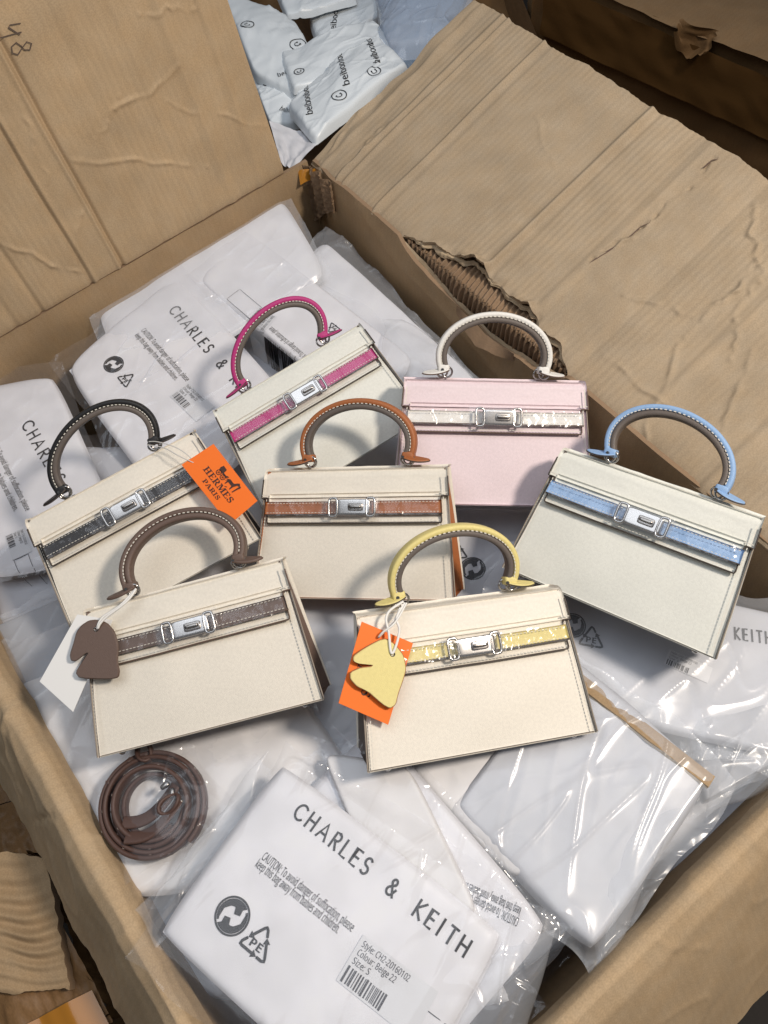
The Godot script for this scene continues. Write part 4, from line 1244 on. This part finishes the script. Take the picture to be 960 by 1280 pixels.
	sticker(r[1], r[0], Vector2(0.5794, 0.4418), Vector2(0.7228, 0.5114), 0.016)
	# front
	r = mk.call("white tissue-like pouch under the coiled strap at the front left rim", Vector3(-0.3894, -0.0450, 0.1543), Vector3(0.2524, 0.0000, -0.0002), Vector3(0.1169, 0.0100, 0.2162), 0.005, m.paper_warm, m.film, 0.012, 1.4, 10.0, 0.003)
	r = mk.call("dim pouch standing in the gap at the right rim", Vector3(0.2488, -0.0750, 0.2982), Vector3(0.0886, -0.0050, -0.0293), Vector3(-0.0123, 0.0050, 0.0664), 0.01, m.paper_dim, m.film_milky, 0.01, 2.0, 11.0)
	r = mk.call("white inner pouch showing through the frosted bag below the yellow trimmed bag", Vector3(-0.0215, -0.0350, 0.2966), Vector3(0.1557, -0.0050, -0.0433), Vector3(0.0770, 0.0050, 0.1083), 0.012, m.paper_warm, null, 0.0, 0.0, 12.0, 0.002, 0.1)
	r = mk.call("large frosted bag between the yellow trimmed bag and the front right rim", Vector3(0.0146, -0.0300, 0.3365), Vector3(0.1378, -0.0060, -0.1159), Vector3(0.0906, 0.0040, 0.1255), 0.012, m.paper_grey, m.film_milky, 0.01, 1.3, 13.0, 0.003)
	r = mk.call("white pouch with upside-down caution print, right of the front printed pouch", Vector3(-0.0368, -0.0200, 0.2584), Vector3(0.1155, 0.0080, 0.1787), Vector3(-0.1067, 0.0000, 0.0753), 0.006, m.paper, m.film, 0.006, 1.2, 14.0)
	caution_print(r[1], r[0], Vector2(0.8992, 0.1095), Vector2(0.6001, 0.3298), Vector2(0.8824, 0.0591), Vector2(0.6134, 0.2670))
	r = mk.call("small blank white pouch tucked between the front printed pouch and the frosted bag", Vector3(-0.0888, -0.0160, 0.2759), Vector3(0.0766, 0.0030, 0.0225), Vector3(0.0400, 0.0060, 0.1265), 0.009, m.paper_warm, m.film, 0.005, 1.0, 15.0, 0.001, 0.12)
	r = mk.call("large white pouch at the very front with name, caution text and two marks", Vector3(-0.1191, 0.0080, 0.2844), Vector3(0.1592, -0.0040, 0.1515), Vector3(-0.1066, 0.0000, 0.1130), 0.005, m.paper, null, 0.0, 0.0, 16.0, 0.0009, 0.03)
	name_print(r[1], r[0], Vector2(0.1609, 0.1780), Vector2(0.9205, 0.1959), 0.0125)
	caution_print(r[1], r[0], Vector2(0.1588, 0.4341), Vector2(0.5639, 0.4280), Vector2(0.1548, 0.4793), Vector2(0.5259, 0.4750))
	marks_print(r[1], r[0], Vector2(0.1918, 0.7185), Vector2(0.3193, 0.7394), Vector2(0.5662, 0.4257) - Vector2(0.1588, 0.4341), 0.0142, 0.0145)
	sticker(r[1], r[0], Vector2(0.6024, 0.4018), Vector2(0.9085, 0.3863), 0.036)
	outline_print(r[1], r[0], Vector2(0.6767, 0.4930), Vector2(0.9875, 0.4738), 0.02)
	var fp := pouch_surface(Vector3(-0.1093, 0.0040, 0.2738), Vector3(0.1885, -0.0060, 0.1666), Vector3(-0.1271, 0.0040, 0.1316), 0.016, 0.001, 0.05, 16.0)
	pouch_film(fp, r[0], m.film, 0.008, 1.3, 150)

	# sheet of cardboard slipped between pouches on the right
	var t := thing("cardboard_insert", "narrow strip of brown cardboard between pouches at the right, edge up", "cardboard")
	var a := Vector3(0.1472, -0.0160, 0.2529)
	var b := Vector3(0.2312, -0.0140, 0.3541)
	var e := (b - a).normalized()
	panel("sheet", a, e, (Vector3.DOWN * 0.35 + e.cross(Vector3.UP) * (-1.0 if e.cross(Vector3.UP).z > 0 else 1.0)).normalized(), -0.03, a.distance_to(b), func(x): return jag(x, 0.001, 4.0), func(_x): return 0.013, func(x, y): return 0.001 * nz.get_noise_2d(x * 20, y * 20), 0.004, m.kraft_wall, m.kraft_pale, t, 60, 8, 1.0 if e.cross(e.cross(Vector3.UP) * (-1.0 if e.cross(Vector3.UP).z > 0 else 1.0)).y > 0 else -1.0)

	# crumpled clear plastic
	loose_film("clear_plastic", "puff of clear crinkled plastic between the magenta trimmed bag and the pink bag", [Vector3(0.0355, -0.0600, -0.2431), Vector3(0.1102, -0.0700, -0.1976), Vector3(0.0765, -0.0600, -0.0879), Vector3(0.0157, -0.0500, -0.1506)], 0.02, m.film_milky, 80, 1.0)
	loose_film("clear_plastic", "crumpled clear plastic gathered at the front right rim", [Vector3(0.1201, -0.0300, 0.3991), Vector3(0.2205, -0.0300, 0.3509), Vector3(0.1875, -0.0200, 0.4093), Vector3(0.1026, -0.0200, 0.4706)], 0.018, m.film_milky, 110, 2.0)
	loose_film("clear_plastic", "twisted clear plastic in the right corner under the printed pouch", [Vector3(0.2369, -0.0500, 0.2908), Vector3(0.3214, -0.0400, 0.2919), Vector3(0.3111, -0.0400, 0.3464), Vector3(0.2294, -0.0500, 0.3790)], 0.016, m.film_milky, 90, 3.0)
	loose_film("clear_plastic", "loose clear plastic between the coiled strap and the front printed pouch", [Vector3(-0.1656, -0.0120, 0.2888), Vector3(-0.1260, -0.0080, 0.2682), Vector3(-0.2240, -0.0020, 0.4006), Vector3(-0.2554, -0.0080, 0.3792)], 0.008, m.film_milky, 90, 4.0)
	loose_film("clear_plastic", "loose clear plastic at the bottom edge right of the front printed pouch", [Vector3(0.0351, -0.0100, 0.4338), Vector3(0.0784, -0.0150, 0.4399), Vector3(0.0430, -0.0300, 0.5178), Vector3(-0.0168, -0.0100, 0.5123)], 0.014, m.film_milky, 100, 5.0)
	loose_film("clear_plastic", "clear plastic bunched at the left rim under the white card tag", [Vector3(-0.4156, -0.0500, 0.1195), Vector3(-0.3337, -0.0500, 0.1115), Vector3(-0.3164, -0.0450, 0.1741), Vector3(-0.3894, -0.0450, 0.1978)], 0.012, m.film_milky, 90, 6.0)


func build_bags() -> void:
	# back row first
	handbag("cream handbag with magenta handle and strap, nearest the back left wall", Transform3D(Basis(Vector3(0.9245, 0.1375, -0.3555), Vector3(-0.3745, 0.5008, -0.7803), Vector3(0.0708, 0.8546, 0.5145)), Vector3(-0.0336, -0.0441, -0.0301)), m.cream_cool, m.magenta, m.grey, m.grey, m.edge_dark, -14.0, 0.018, 2.0)
	handbag("pink handbag with white handle and strap, against the torn back right wall", Transform3D(Basis(Vector3(0.9846, -0.1021, 0.1417), Vector3(0.1744, 0.6133, -0.7704), Vector3(-0.0082, 0.7833, 0.6216)), Vector3(0.1095, -0.0395, 0.0405)), m.pink, m.white, m.pink, m.grey, m.edge_brown, -3.0, 0.0, 3.0)
	handbag("cream handbag with black handle and strap, at the left under the hanging orange tag", Transform3D(Basis(Vector3(0.9389, 0.1105, -0.3260), Vector3(-0.3326, 0.5359, -0.7760), Vector3(0.0890, 0.8370, 0.5399)), Vector3(-0.2178, -0.0255, 0.0863)), m.cream, m.black, m.dark, m.grey, m.edge_dark, -8.0, 0.014, 1.0)
	handbag("cream handbag with tan brown handle and strap, in the centre of the group", Transform3D(Basis(Vector3(0.9582, 0.1532, 0.2416), Vector3(0.1241, 0.5383, -0.8336), Vector3(-0.2578, 0.8287, 0.4968)), Vector3(-0.0334, -0.0366, 0.1232)), m.cream, m.tan, m.tan, m.grey, m.edge_dark, -2.0, 0.002, 4.0)
	handbag("cream handbag with light blue handle and strap, rightmost of all", Transform3D(Basis(Vector3(0.7610, 0.1600, 0.6288), Vector3(0.4533, 0.5623, -0.6916), Vector3(-0.4642, 0.8113, 0.3554)), Vector3(0.1969, -0.0157, 0.1852)), m.cream_cool, m.blue, m.grey, m.grey, m.edge_dark, 7.0, -0.009, 5.0)
	handbag("cream handbag with taupe handle, bearing the brown horse charm, front left", Transform3D(Basis(Vector3(0.9942, 0.0772, -0.0750), Vector3(-0.1019, 0.4505, -0.8870), Vector3(-0.0347, 0.8894, 0.4557)), Vector3(-0.1722, -0.0067, 0.2342)), m.cream, m.taupe, m.taupe, m.taupe, m.edge_brown, 10.0, 0.006, 6.0)
	handbag("cream handbag with pale yellow handle and strap, front row above the printed pouch", Transform3D(Basis(Vector3(0.9821, -0.1814, -0.0504), Vector3(0.0405, 0.4652, -0.8843), Vector3(0.1838, 0.8664, 0.4642)), Vector3(0.0451, -0.0181, 0.2852)), m.cream, m.yellow, m.grey, m.grey, m.edge_dark, -12.0, 0.003, 7.0)

	var nb := (Transform3D(Basis(Vector3(0.9389, 0.1105, -0.3260), Vector3(-0.3326, 0.5359, -0.7760), Vector3(0.0890, 0.8370, 0.5399)), Vector3(-0.2178, -0.0255, 0.0863))).basis.z
	card_tag("orange paper tag with dark emblem hanging on the black trimmed bag", [Vector3(-0.1497, 0.0742, -0.0039), Vector3(-0.1161, 0.0504, 0.0514), Vector3(-0.1452, 0.0440, 0.0687), Vector3(-0.1822, 0.0691, 0.0104)], nb, m.orange, true)
	var ny := (Transform3D(Basis(Vector3(0.9821, -0.1814, -0.0504), Vector3(0.0405, 0.4652, -0.8843), Vector3(0.1838, 0.8664, 0.4642)), Vector3(0.0451, -0.0181, 0.2852))).basis.z
	card_tag("orange paper tag half hidden behind the yellow horse charm", [Vector3(0.0066, 0.0620, 0.2165), Vector3(-0.0236, 0.0496, 0.2766), Vector3(-0.0602, 0.0631, 0.2565), Vector3(-0.0324, 0.0761, 0.1960)], ny, m.orange, true)
	var nt := (Transform3D(Basis(Vector3(0.9942, 0.0772, -0.0750), Vector3(-0.1019, 0.4505, -0.8870), Vector3(-0.0347, 0.8894, 0.4557)), Vector3(-0.1722, -0.0067, 0.2342))).basis.z
	card_tag("plain white card tag behind the brown horse charm", [Vector3(-0.2788, 0.0610, 0.1428), Vector3(-0.2478, 0.0598, 0.1528), Vector3(-0.2885, 0.0375, 0.2217), Vector3(-0.3164, 0.0445, 0.1925)], nt, m.card, false)

	charm("brown leather horse head charm on the taupe handled bag", [Vector3(-0.2728, 0.0640, 0.1553), Vector3(-0.2661, 0.0652, 0.1524), Vector3(-0.2597, 0.0654, 0.1528), Vector3(-0.2507, 0.0649, 0.1564), Vector3(-0.2443, 0.0628, 0.1647), Vector3(-0.2419, 0.0592, 0.1776), Vector3(-0.2443, 0.0556, 0.1897), Vector3(-0.2429, 0.0535, 0.1970), Vector3(-0.2440, 0.0520, 0.2020), Vector3(-0.2504, 0.0515, 0.2023), Vector3(-0.2789, 0.0515, 0.1970), Vector3(-0.2806, 0.0528, 0.1922), Vector3(-0.2752, 0.0549, 0.1859), Vector3(-0.2674, 0.0577, 0.1780), Vector3(-0.2709, 0.0576, 0.1774), Vector3(-0.2799, 0.0555, 0.1831), Vector3(-0.2841, 0.0556, 0.1818), Vector3(-0.2845, 0.0570, 0.1772), Vector3(-0.2802, 0.0599, 0.1680), Vector3(-0.2774, 0.0624, 0.1598)], nt, m.taupe, m.edge_brown, Vector3(-0.2596, 0.0633, 0.1602))
	charm("yellow leather horse head charm over the orange tag on the yellow trimmed bag", [Vector3(-0.0202, 0.0737, 0.2132), Vector3(-0.0149, 0.0728, 0.2124), Vector3(-0.0085, 0.0700, 0.2174), Vector3(-0.0028, 0.0661, 0.2266), Vector3(-0.0026, 0.0628, 0.2372), Vector3(-0.0074, 0.0609, 0.2466), Vector3(-0.0128, 0.0591, 0.2559), Vector3(-0.0153, 0.0574, 0.2629), Vector3(-0.0202, 0.0576, 0.2654), Vector3(-0.0254, 0.0598, 0.2619), Vector3(-0.0363, 0.0656, 0.2499), Vector3(-0.0435, 0.0680, 0.2468), Vector3(-0.0482, 0.0710, 0.2402), Vector3(-0.0475, 0.0723, 0.2354), Vector3(-0.0388, 0.0714, 0.2326), Vector3(-0.0285, 0.0693, 0.2329), Vector3(-0.0281, 0.0700, 0.2305), Vector3(-0.0396, 0.0726, 0.2294), Vector3(-0.0437, 0.0741, 0.2272), Vector3(-0.0432, 0.0751, 0.2235), Vector3(-0.0354, 0.0748, 0.2193), Vector3(-0.0271, 0.0743, 0.2157)], ny, m.yellow, m.tan, Vector3(-0.0116, 0.0685, 0.2246))

	cord("charm_cord", "white cords from the taupe handle to the brown charm and card", [Vector3(-0.2243, 0.0729, 0.1341), Vector3(-0.2367, 0.0728, 0.1462), Vector3(-0.2530, 0.0698, 0.1534), Vector3(-0.2580, 0.0671, 0.1618), Vector3(-0.2513, 0.0704, 0.1553), Vector3(-0.2308, 0.0738, 0.1438), Vector3(-0.2228, 0.0733, 0.1330)], 0.0011, m.cord)
	cord("charm_cord", "white looped cord from the yellow handle to the yellow charm", [Vector3(0.0041, 0.0756, 0.1841), Vector3(-0.0106, 0.0796, 0.1946), Vector3(-0.0116, 0.0771, 0.2103), Vector3(-0.0115, 0.0723, 0.2258), Vector3(-0.0030, 0.0755, 0.2098), Vector3(-0.0032, 0.0781, 0.1981), Vector3(0.0053, 0.0749, 0.1855)], 0.0011, m.cord)
	cord("charm_cord", "second white cord loop on the yellow handle holding the orange tag", [Vector3(0.0066, 0.0756, 0.1860), Vector3(-0.0051, 0.0793, 0.2024), Vector3(-0.0159, 0.0775, 0.2083), Vector3(-0.0199, 0.0724, 0.2101), Vector3(-0.0062, 0.0761, 0.1997), Vector3(0.0007, 0.0767, 0.1897)], 0.0009, m.cord)
	cord("tag_string", "thin clear string from the black handle ring to the orange tag", [Vector3(-0.2142, 0.0723, -0.0163), Vector3(-0.1974, 0.0740, -0.0084), Vector3(-0.1829, 0.0741, 0.0035), Vector3(-0.1700, 0.0690, 0.0099), Vector3(-0.1818, 0.0747, -0.0032), Vector3(-0.2008, 0.0755, -0.0145), Vector3(-0.2123, 0.0734, -0.0190)], 0.0005, m.clear_cord)

	# coiled shoulder strap
	var t := thing("coiled_strap", "dark brown shoulder strap coiled in clear plastic below the taupe handled bag", "strap")
	var c := Vector3(-0.2387, -0.0180, 0.2983)
	var sec := PackedVector2Array()
	for k in 12:
		var q := TAU * k / 12
		sec.append(Vector2(signf(cos(q)) * pow(absf(cos(q)), 0.6) * 0.0022, signf(sin(q)) * pow(absf(sin(q)), 0.6) * 0.0056))
	var coils := PackedVector3Array()
	var n := 420
	for i in n + 1:
		var q := i / float(n)
		var a := -q * TAU * 5.0 + 0.8
		var rad := lerpf(0.0465, 0.024, q) + 0.0018 * sin(a * 1.0 + 1.0) + 0.0012 * sin(a * 2.3 + q * 9)
		coils.append(c + Vector3(cos(a) * rad * 1.0, 0.006 + 0.004 * sin(a * 0.7 + q * 5) + 0.004 * sin(q * 11), sin(a) * rad * 0.99))
	var mb := Mb.new()
	mb.sweep(coils, sec, Vector3.UP)
	part("strap_leather", mb, m.strap, t)
	mb = Mb.new()
	for off in [0.0046, -0.0046]:
		stitches(mb, func(q): return coils[int(q * n * 0.999)] + Vector3(0, off, 0) + (coils[int(q * n * 0.999)] - c).normalized() * 0.0019, 260, Vector3.UP, 0.0018, 0.0005)
	stuff(part("strap_stitching", mb, m.thread_dark, t))
	# inner end with loops and clasps
	mb = Mb.new()
	var tail := PackedVector3Array()
	for i in 30:
		var q := i / 29.0
		tail.append(c + Vector3(lerpf(-0.022, 0.024, q), 0.010, lerpf(0.012, -0.012, q) + 0.010 * sin(PI * q)))
	mb.sweep(tail, sec, Vector3(0.0, 0.3, 1.0).normalized())
	var tail2 := PackedVector3Array()
	for p in tail: tail2.append(p + Vector3(0.004, 0.004, 0.013))
	mb.sweep(tail2, sec, Vector3(0.0, 0.5, 1.0).normalized())
	part("strap_end", mb, m.strap, t)
	for q in [[Vector3(0.020, 0.016, 0.004), 0.6], [Vector3(-0.004, 0.012, -0.045), 1.9]]:
		mb = Mb.new()
		var loop := PackedVector3Array()
		for k in 20:
			var a := TAU * k / 20
			loop.append(c + q[0] + Vector3(cos(a) * 0.0095, 0.002 * sin(a * 2), sin(a) * 0.006).rotated(Vector3.UP, q[1]))
		var ls := PackedVector2Array()
		for k in sec.size(): ls.append(sec[k] * 0.75)
		mb.sweep(loop, ls, Vector3.UP, true)
		part("keeper_loop", mb, m.strap, t)
	mb = Mb.new()
	for k in 3: mb.block(Transform3D(Basis(Vector3.UP, 0.5 + k), c + Vector3(0.016 + 0.006 * k, 0.016, -0.012 + 0.007 * k)), Vector3(0.009, 0.004, 0.005), 3.0, 6)
	part("clasp", mb, m.metal_dark, t)
	loose_film("clear_plastic", "small clear bag wrapped round the coiled brown strap", [Vector3(-0.2966, -0.0120, 0.2573), Vector3(-0.2013, -0.0120, 0.2453), Vector3(-0.1664, -0.0080, 0.3283), Vector3(-0.2557, -0.0080, 0.3626)], 0.012, m.film, 130, 7.0)


func build_surroundings() -> void:
	# carton with white mailers behind, its rim out of sight below the heap
	var t := thing("carton", "carton of white mailers standing behind the opened carton", "carton")
	var o := Vector3(-0.1132, -0.1700, -1.3809)
	var ex := Vector3(0.3914, -0.1700, -1.2325) - o
	var ez := Vector3(-0.1123, -0.1700, -0.6291) - o
	for q in [[o, ex], [o + ex, ez], [o + ex + ez, -ex], [o + ez, -ez]]:
		var mb := Mb.new()
		mb.grid(func(u, v): return (q[0] as Vector3) + (q[1] as Vector3) * u + Vector3.DOWN * (0.4 * v - 0.03), 8, 8)
		part("side_panel", mb, m.kraft_old, t)
	var inn := Mb.new()
	inn.grid(func(u, v): return o + ex * u + ez * v + Vector3.DOWN * (0.05 + 0.02 * nz.get_noise_2d(u * 9, v * 9)), 30, 30, true)
	part("bottom_panel", inn, m.kraft_brown, t)

	poly_mailer("grey-white mailer at the back of the heap, under two others", Vector3(0.0021, -0.1400, -1.0374), Vector3(0.2013, -0.1400, -1.1828), Vector3(0.0185, -0.1300, -0.8951), 0.012, 1.0, [[Vector2(0.16, 0.75), Vector2(0.32, 0.2)], [Vector2(0.62, 0.8), Vector2(0.80, 0.25)]], [[Vector2(0.46, 0.25), 0.010]])
	poly_mailer("white mailer at the top edge with its lower hem facing front", Vector3(-0.0638, -0.1200, -1.2051), Vector3(0.0691, -0.1200, -1.2233), Vector3(-0.0356, -0.1100, -0.9943), 0.012, 2.0, [[Vector2(0.80, 0.92), Vector2(0.92, 0.45)]], [[Vector2(0.28, 0.66), 0.012]])
	poly_mailer("large white mailer beside the left flap with a round face print", Vector3(-0.1516, -0.1000, -1.1042), Vector3(-0.0150, -0.0950, -0.9382), Vector3(-0.0993, -0.0900, -0.8085), 0.015, 3.0, [[Vector2(0.34, 0.9), Vector2(0.84, 0.60)]], [[Vector2(0.82, 0.38), 0.013], [Vector2(0.2, 0.5), 0.011]])
	poly_mailer("narrow white mailer by the left flap, below the face printed one", Vector3(-0.1089, -0.1100, -0.8598), Vector3(-0.0574, -0.1050, -0.8430), Vector3(-0.0804, -0.1000, -0.6940), 0.010, 4.0, [[Vector2(0.45, 0.82), Vector2(0.9, 0.88)]], [[Vector2(0.5, 0.34), 0.010]])
	poly_mailer("translucent white mailer lying slantwise in the middle of the heap", Vector3(-0.0524, -0.0800, -0.8452), Vector3(0.1175, -0.0800, -0.8854), Vector3(-0.0400, -0.0750, -0.7290), 0.013, 5.0, [], [[Vector2(0.12, 0.7), 0.008]])
	poly_mailer("white mailer with three lines of print, nearest the right flap", Vector3(-0.0523, -0.0700, -0.6890), Vector3(0.1107, -0.0700, -0.8294), Vector3(-0.0161, -0.0500, -0.5705), 0.013, 6.0, [[Vector2(0.12, 0.66), Vector2(0.25, 0.02)], [Vector2(0.48, 0.72), Vector2(0.62, 0.02)], [Vector2(0.80, 0.70), Vector2(0.92, 0.04)]], [[Vector2(0.36, 0.74), 0.011], [Vector2(0.70, 0.80), 0.010]])
	var pap := thing("paper_sheet", "plain white folded sheet at the corner of the carton", "paper")
	var ps := [Vector3(-0.0784, -0.0600, -0.6580), Vector3(0.0068, -0.0600, -0.6019), Vector3(-0.0520, -0.0500, -0.5305), Vector3(-0.0672, -0.0550, -0.5543)]
	var mb := Mb.new()
	mb.grid(func(u, v):
		var p: Vector3 = (ps[0] as Vector3).lerp(ps[1], u).lerp((ps[3] as Vector3).lerp(ps[2], u), v)
		return p + Vector3.UP * (0.004 * nz.get_noise_2d(u * 9, v * 9) + 0.01 * absf(u - 0.4)), 20, 20)
	part("sheet", mb, m.paper, pap)
	loose_film("clear_plastic", "bundle of bluish clear plastic behind the right flap", [Vector3(0.1190, -0.0600, -1.0064), Vector3(0.3048, -0.0600, -0.9781), Vector3(0.2130, -0.0600, -0.7722), Vector3(0.1185, -0.0600, -0.7343)], 0.035, m.film_blue, 120, 8.0)
	poly_mailer("bluish bag under the clear plastic behind the right flap", Vector3(0.1296, -0.1200, -1.0949), Vector3(0.2965, -0.1200, -1.0740), Vector3(0.1166, -0.1100, -0.8369), 0.02, 9.0, [], [], 0.012, m.paper_grey)

	# dark cartons on the right
	var a := Vector3(0.4284, -0.0600, -0.9227)
	var b := Vector3(0.7019, -0.0600, -0.5642)
	var e := (b - a).normalized()
	var back := Vector3(e.z, 0, -e.x)
	if back.z > 0: back = -back
	closed_carton("dark carton with brown tape behind the right flap, its top lid frayed", a - e * 0.05 + Vector3.DOWN * 0.5, e * (a.distance_to(b) + 0.6), back * 0.6, 0.5, m.kraft_brown, m.kraft_old, 3.0, m.tape_brown, 0.5)
	t = thing("torn_cardboard", "frayed scrap of cardboard hanging off the dark carton's top edge", "cardboard")
	mb = Mb.new()
	var s0 := Vector3(0.5747, -0.0550, -0.7349)
	mb.grid(func(u, v): return s0 + e * (u * 0.06 + 0.01 * nz.get_noise_2d(v * 6, 3)) + Vector3.DOWN * (0.035 * v * (0.3 + 0.6 * absf(nz.get_noise_2d(u * 5, 1)) + sin(PI * u)) - 0.012) - back * (0.012 + 0.006 * sin(u * 5 + v * 3) + 0.012 * v * v), 40, 20, false)
	part("torn_paper", mb, m.kraft_brown, t)
	var c0 := Vector3(0.4053, -0.1000, -1.0163)
	mb = Mb.new()
	mb.grid(func(u, v): return a + e * lerpf(-0.02, 0.75, u) + Vector3.DOWN * lerpf(0.012, 0.10, v) - back * (0.011 + 0.003 * nz.get_noise_2d(u * 30, v * 8)), 60, 8, true)
	part("packing_tape", mb, m.tape_brown, get_node("carton_002"))
	closed_carton("small orange-brown carton end above the right flap", c0 + Vector3.DOWN * 0.3, (Vector3(0.4654, -0.1000, -0.9608)) - c0, back * 0.2, 0.3, m.kraft_old, m.kraft, 6.0, null)

	# cartons outside the left rim
	a = Vector3(-0.4070, -0.1300, 0.3013)
	closed_carton("brown carton with yellow tape outside the front left rim, at the bottom left corner", a + Vector3.DOWN * 0.35, Vector3(-0.5448, -0.1300, 0.3447) - a, Vector3(-0.3152, -0.1300, 0.4572) - a, 0.35, m.kraft_brown, m.kraft_brown, 9.0, m.tape, 0.96)
	a = Vector3(-0.5400, -0.3300, 0.1373)
	closed_carton("dim brown carton low down beside the left corner of the opened carton", a + Vector3.DOWN * 0.25, Vector3(-0.7063, -0.3300, 0.1684) - a, Vector3(-0.4720, -0.3300, 0.2752) - a, 0.25, m.kraft_brown, m.kraft_brown, 11.0, null, 0.5)
	t = thing("torn_cardboard", "pale torn slab of corrugated cardboard at the left edge", "cardboard")
	var p0 := Vector3(-0.4375, -0.1120, 0.3025)
	var px := Vector3(-0.3977, -0.1120, 0.3068) - p0
	var py := Vector3(-0.4052, -0.1140, 0.4236) - p0
	panel("slab", p0, px.normalized(), py.normalized(), -0.02, px.length() + 0.02, func(x): return jag(x, 0.006, 3.0) + 0.35 * maxf(0.0, x - px.length()), func(x): return py.length() + jag(x, 0.006, 9.0), func(x, y):
		return 0.0022 * sin(y * 420 + 9 * nz.get_noise_2d(x * 20, y * 12)) * (0.3 + absf(nz.get_noise_2d(x * 20, y * 14)) * 2) + 0.005 * nz.get_noise_2d(x * 24, y * 24), 0.012, m.kraft_wall, m.kraft_torn, t, 60, 160, 1.0 if px.cross(py).y > 0 else -1.0)
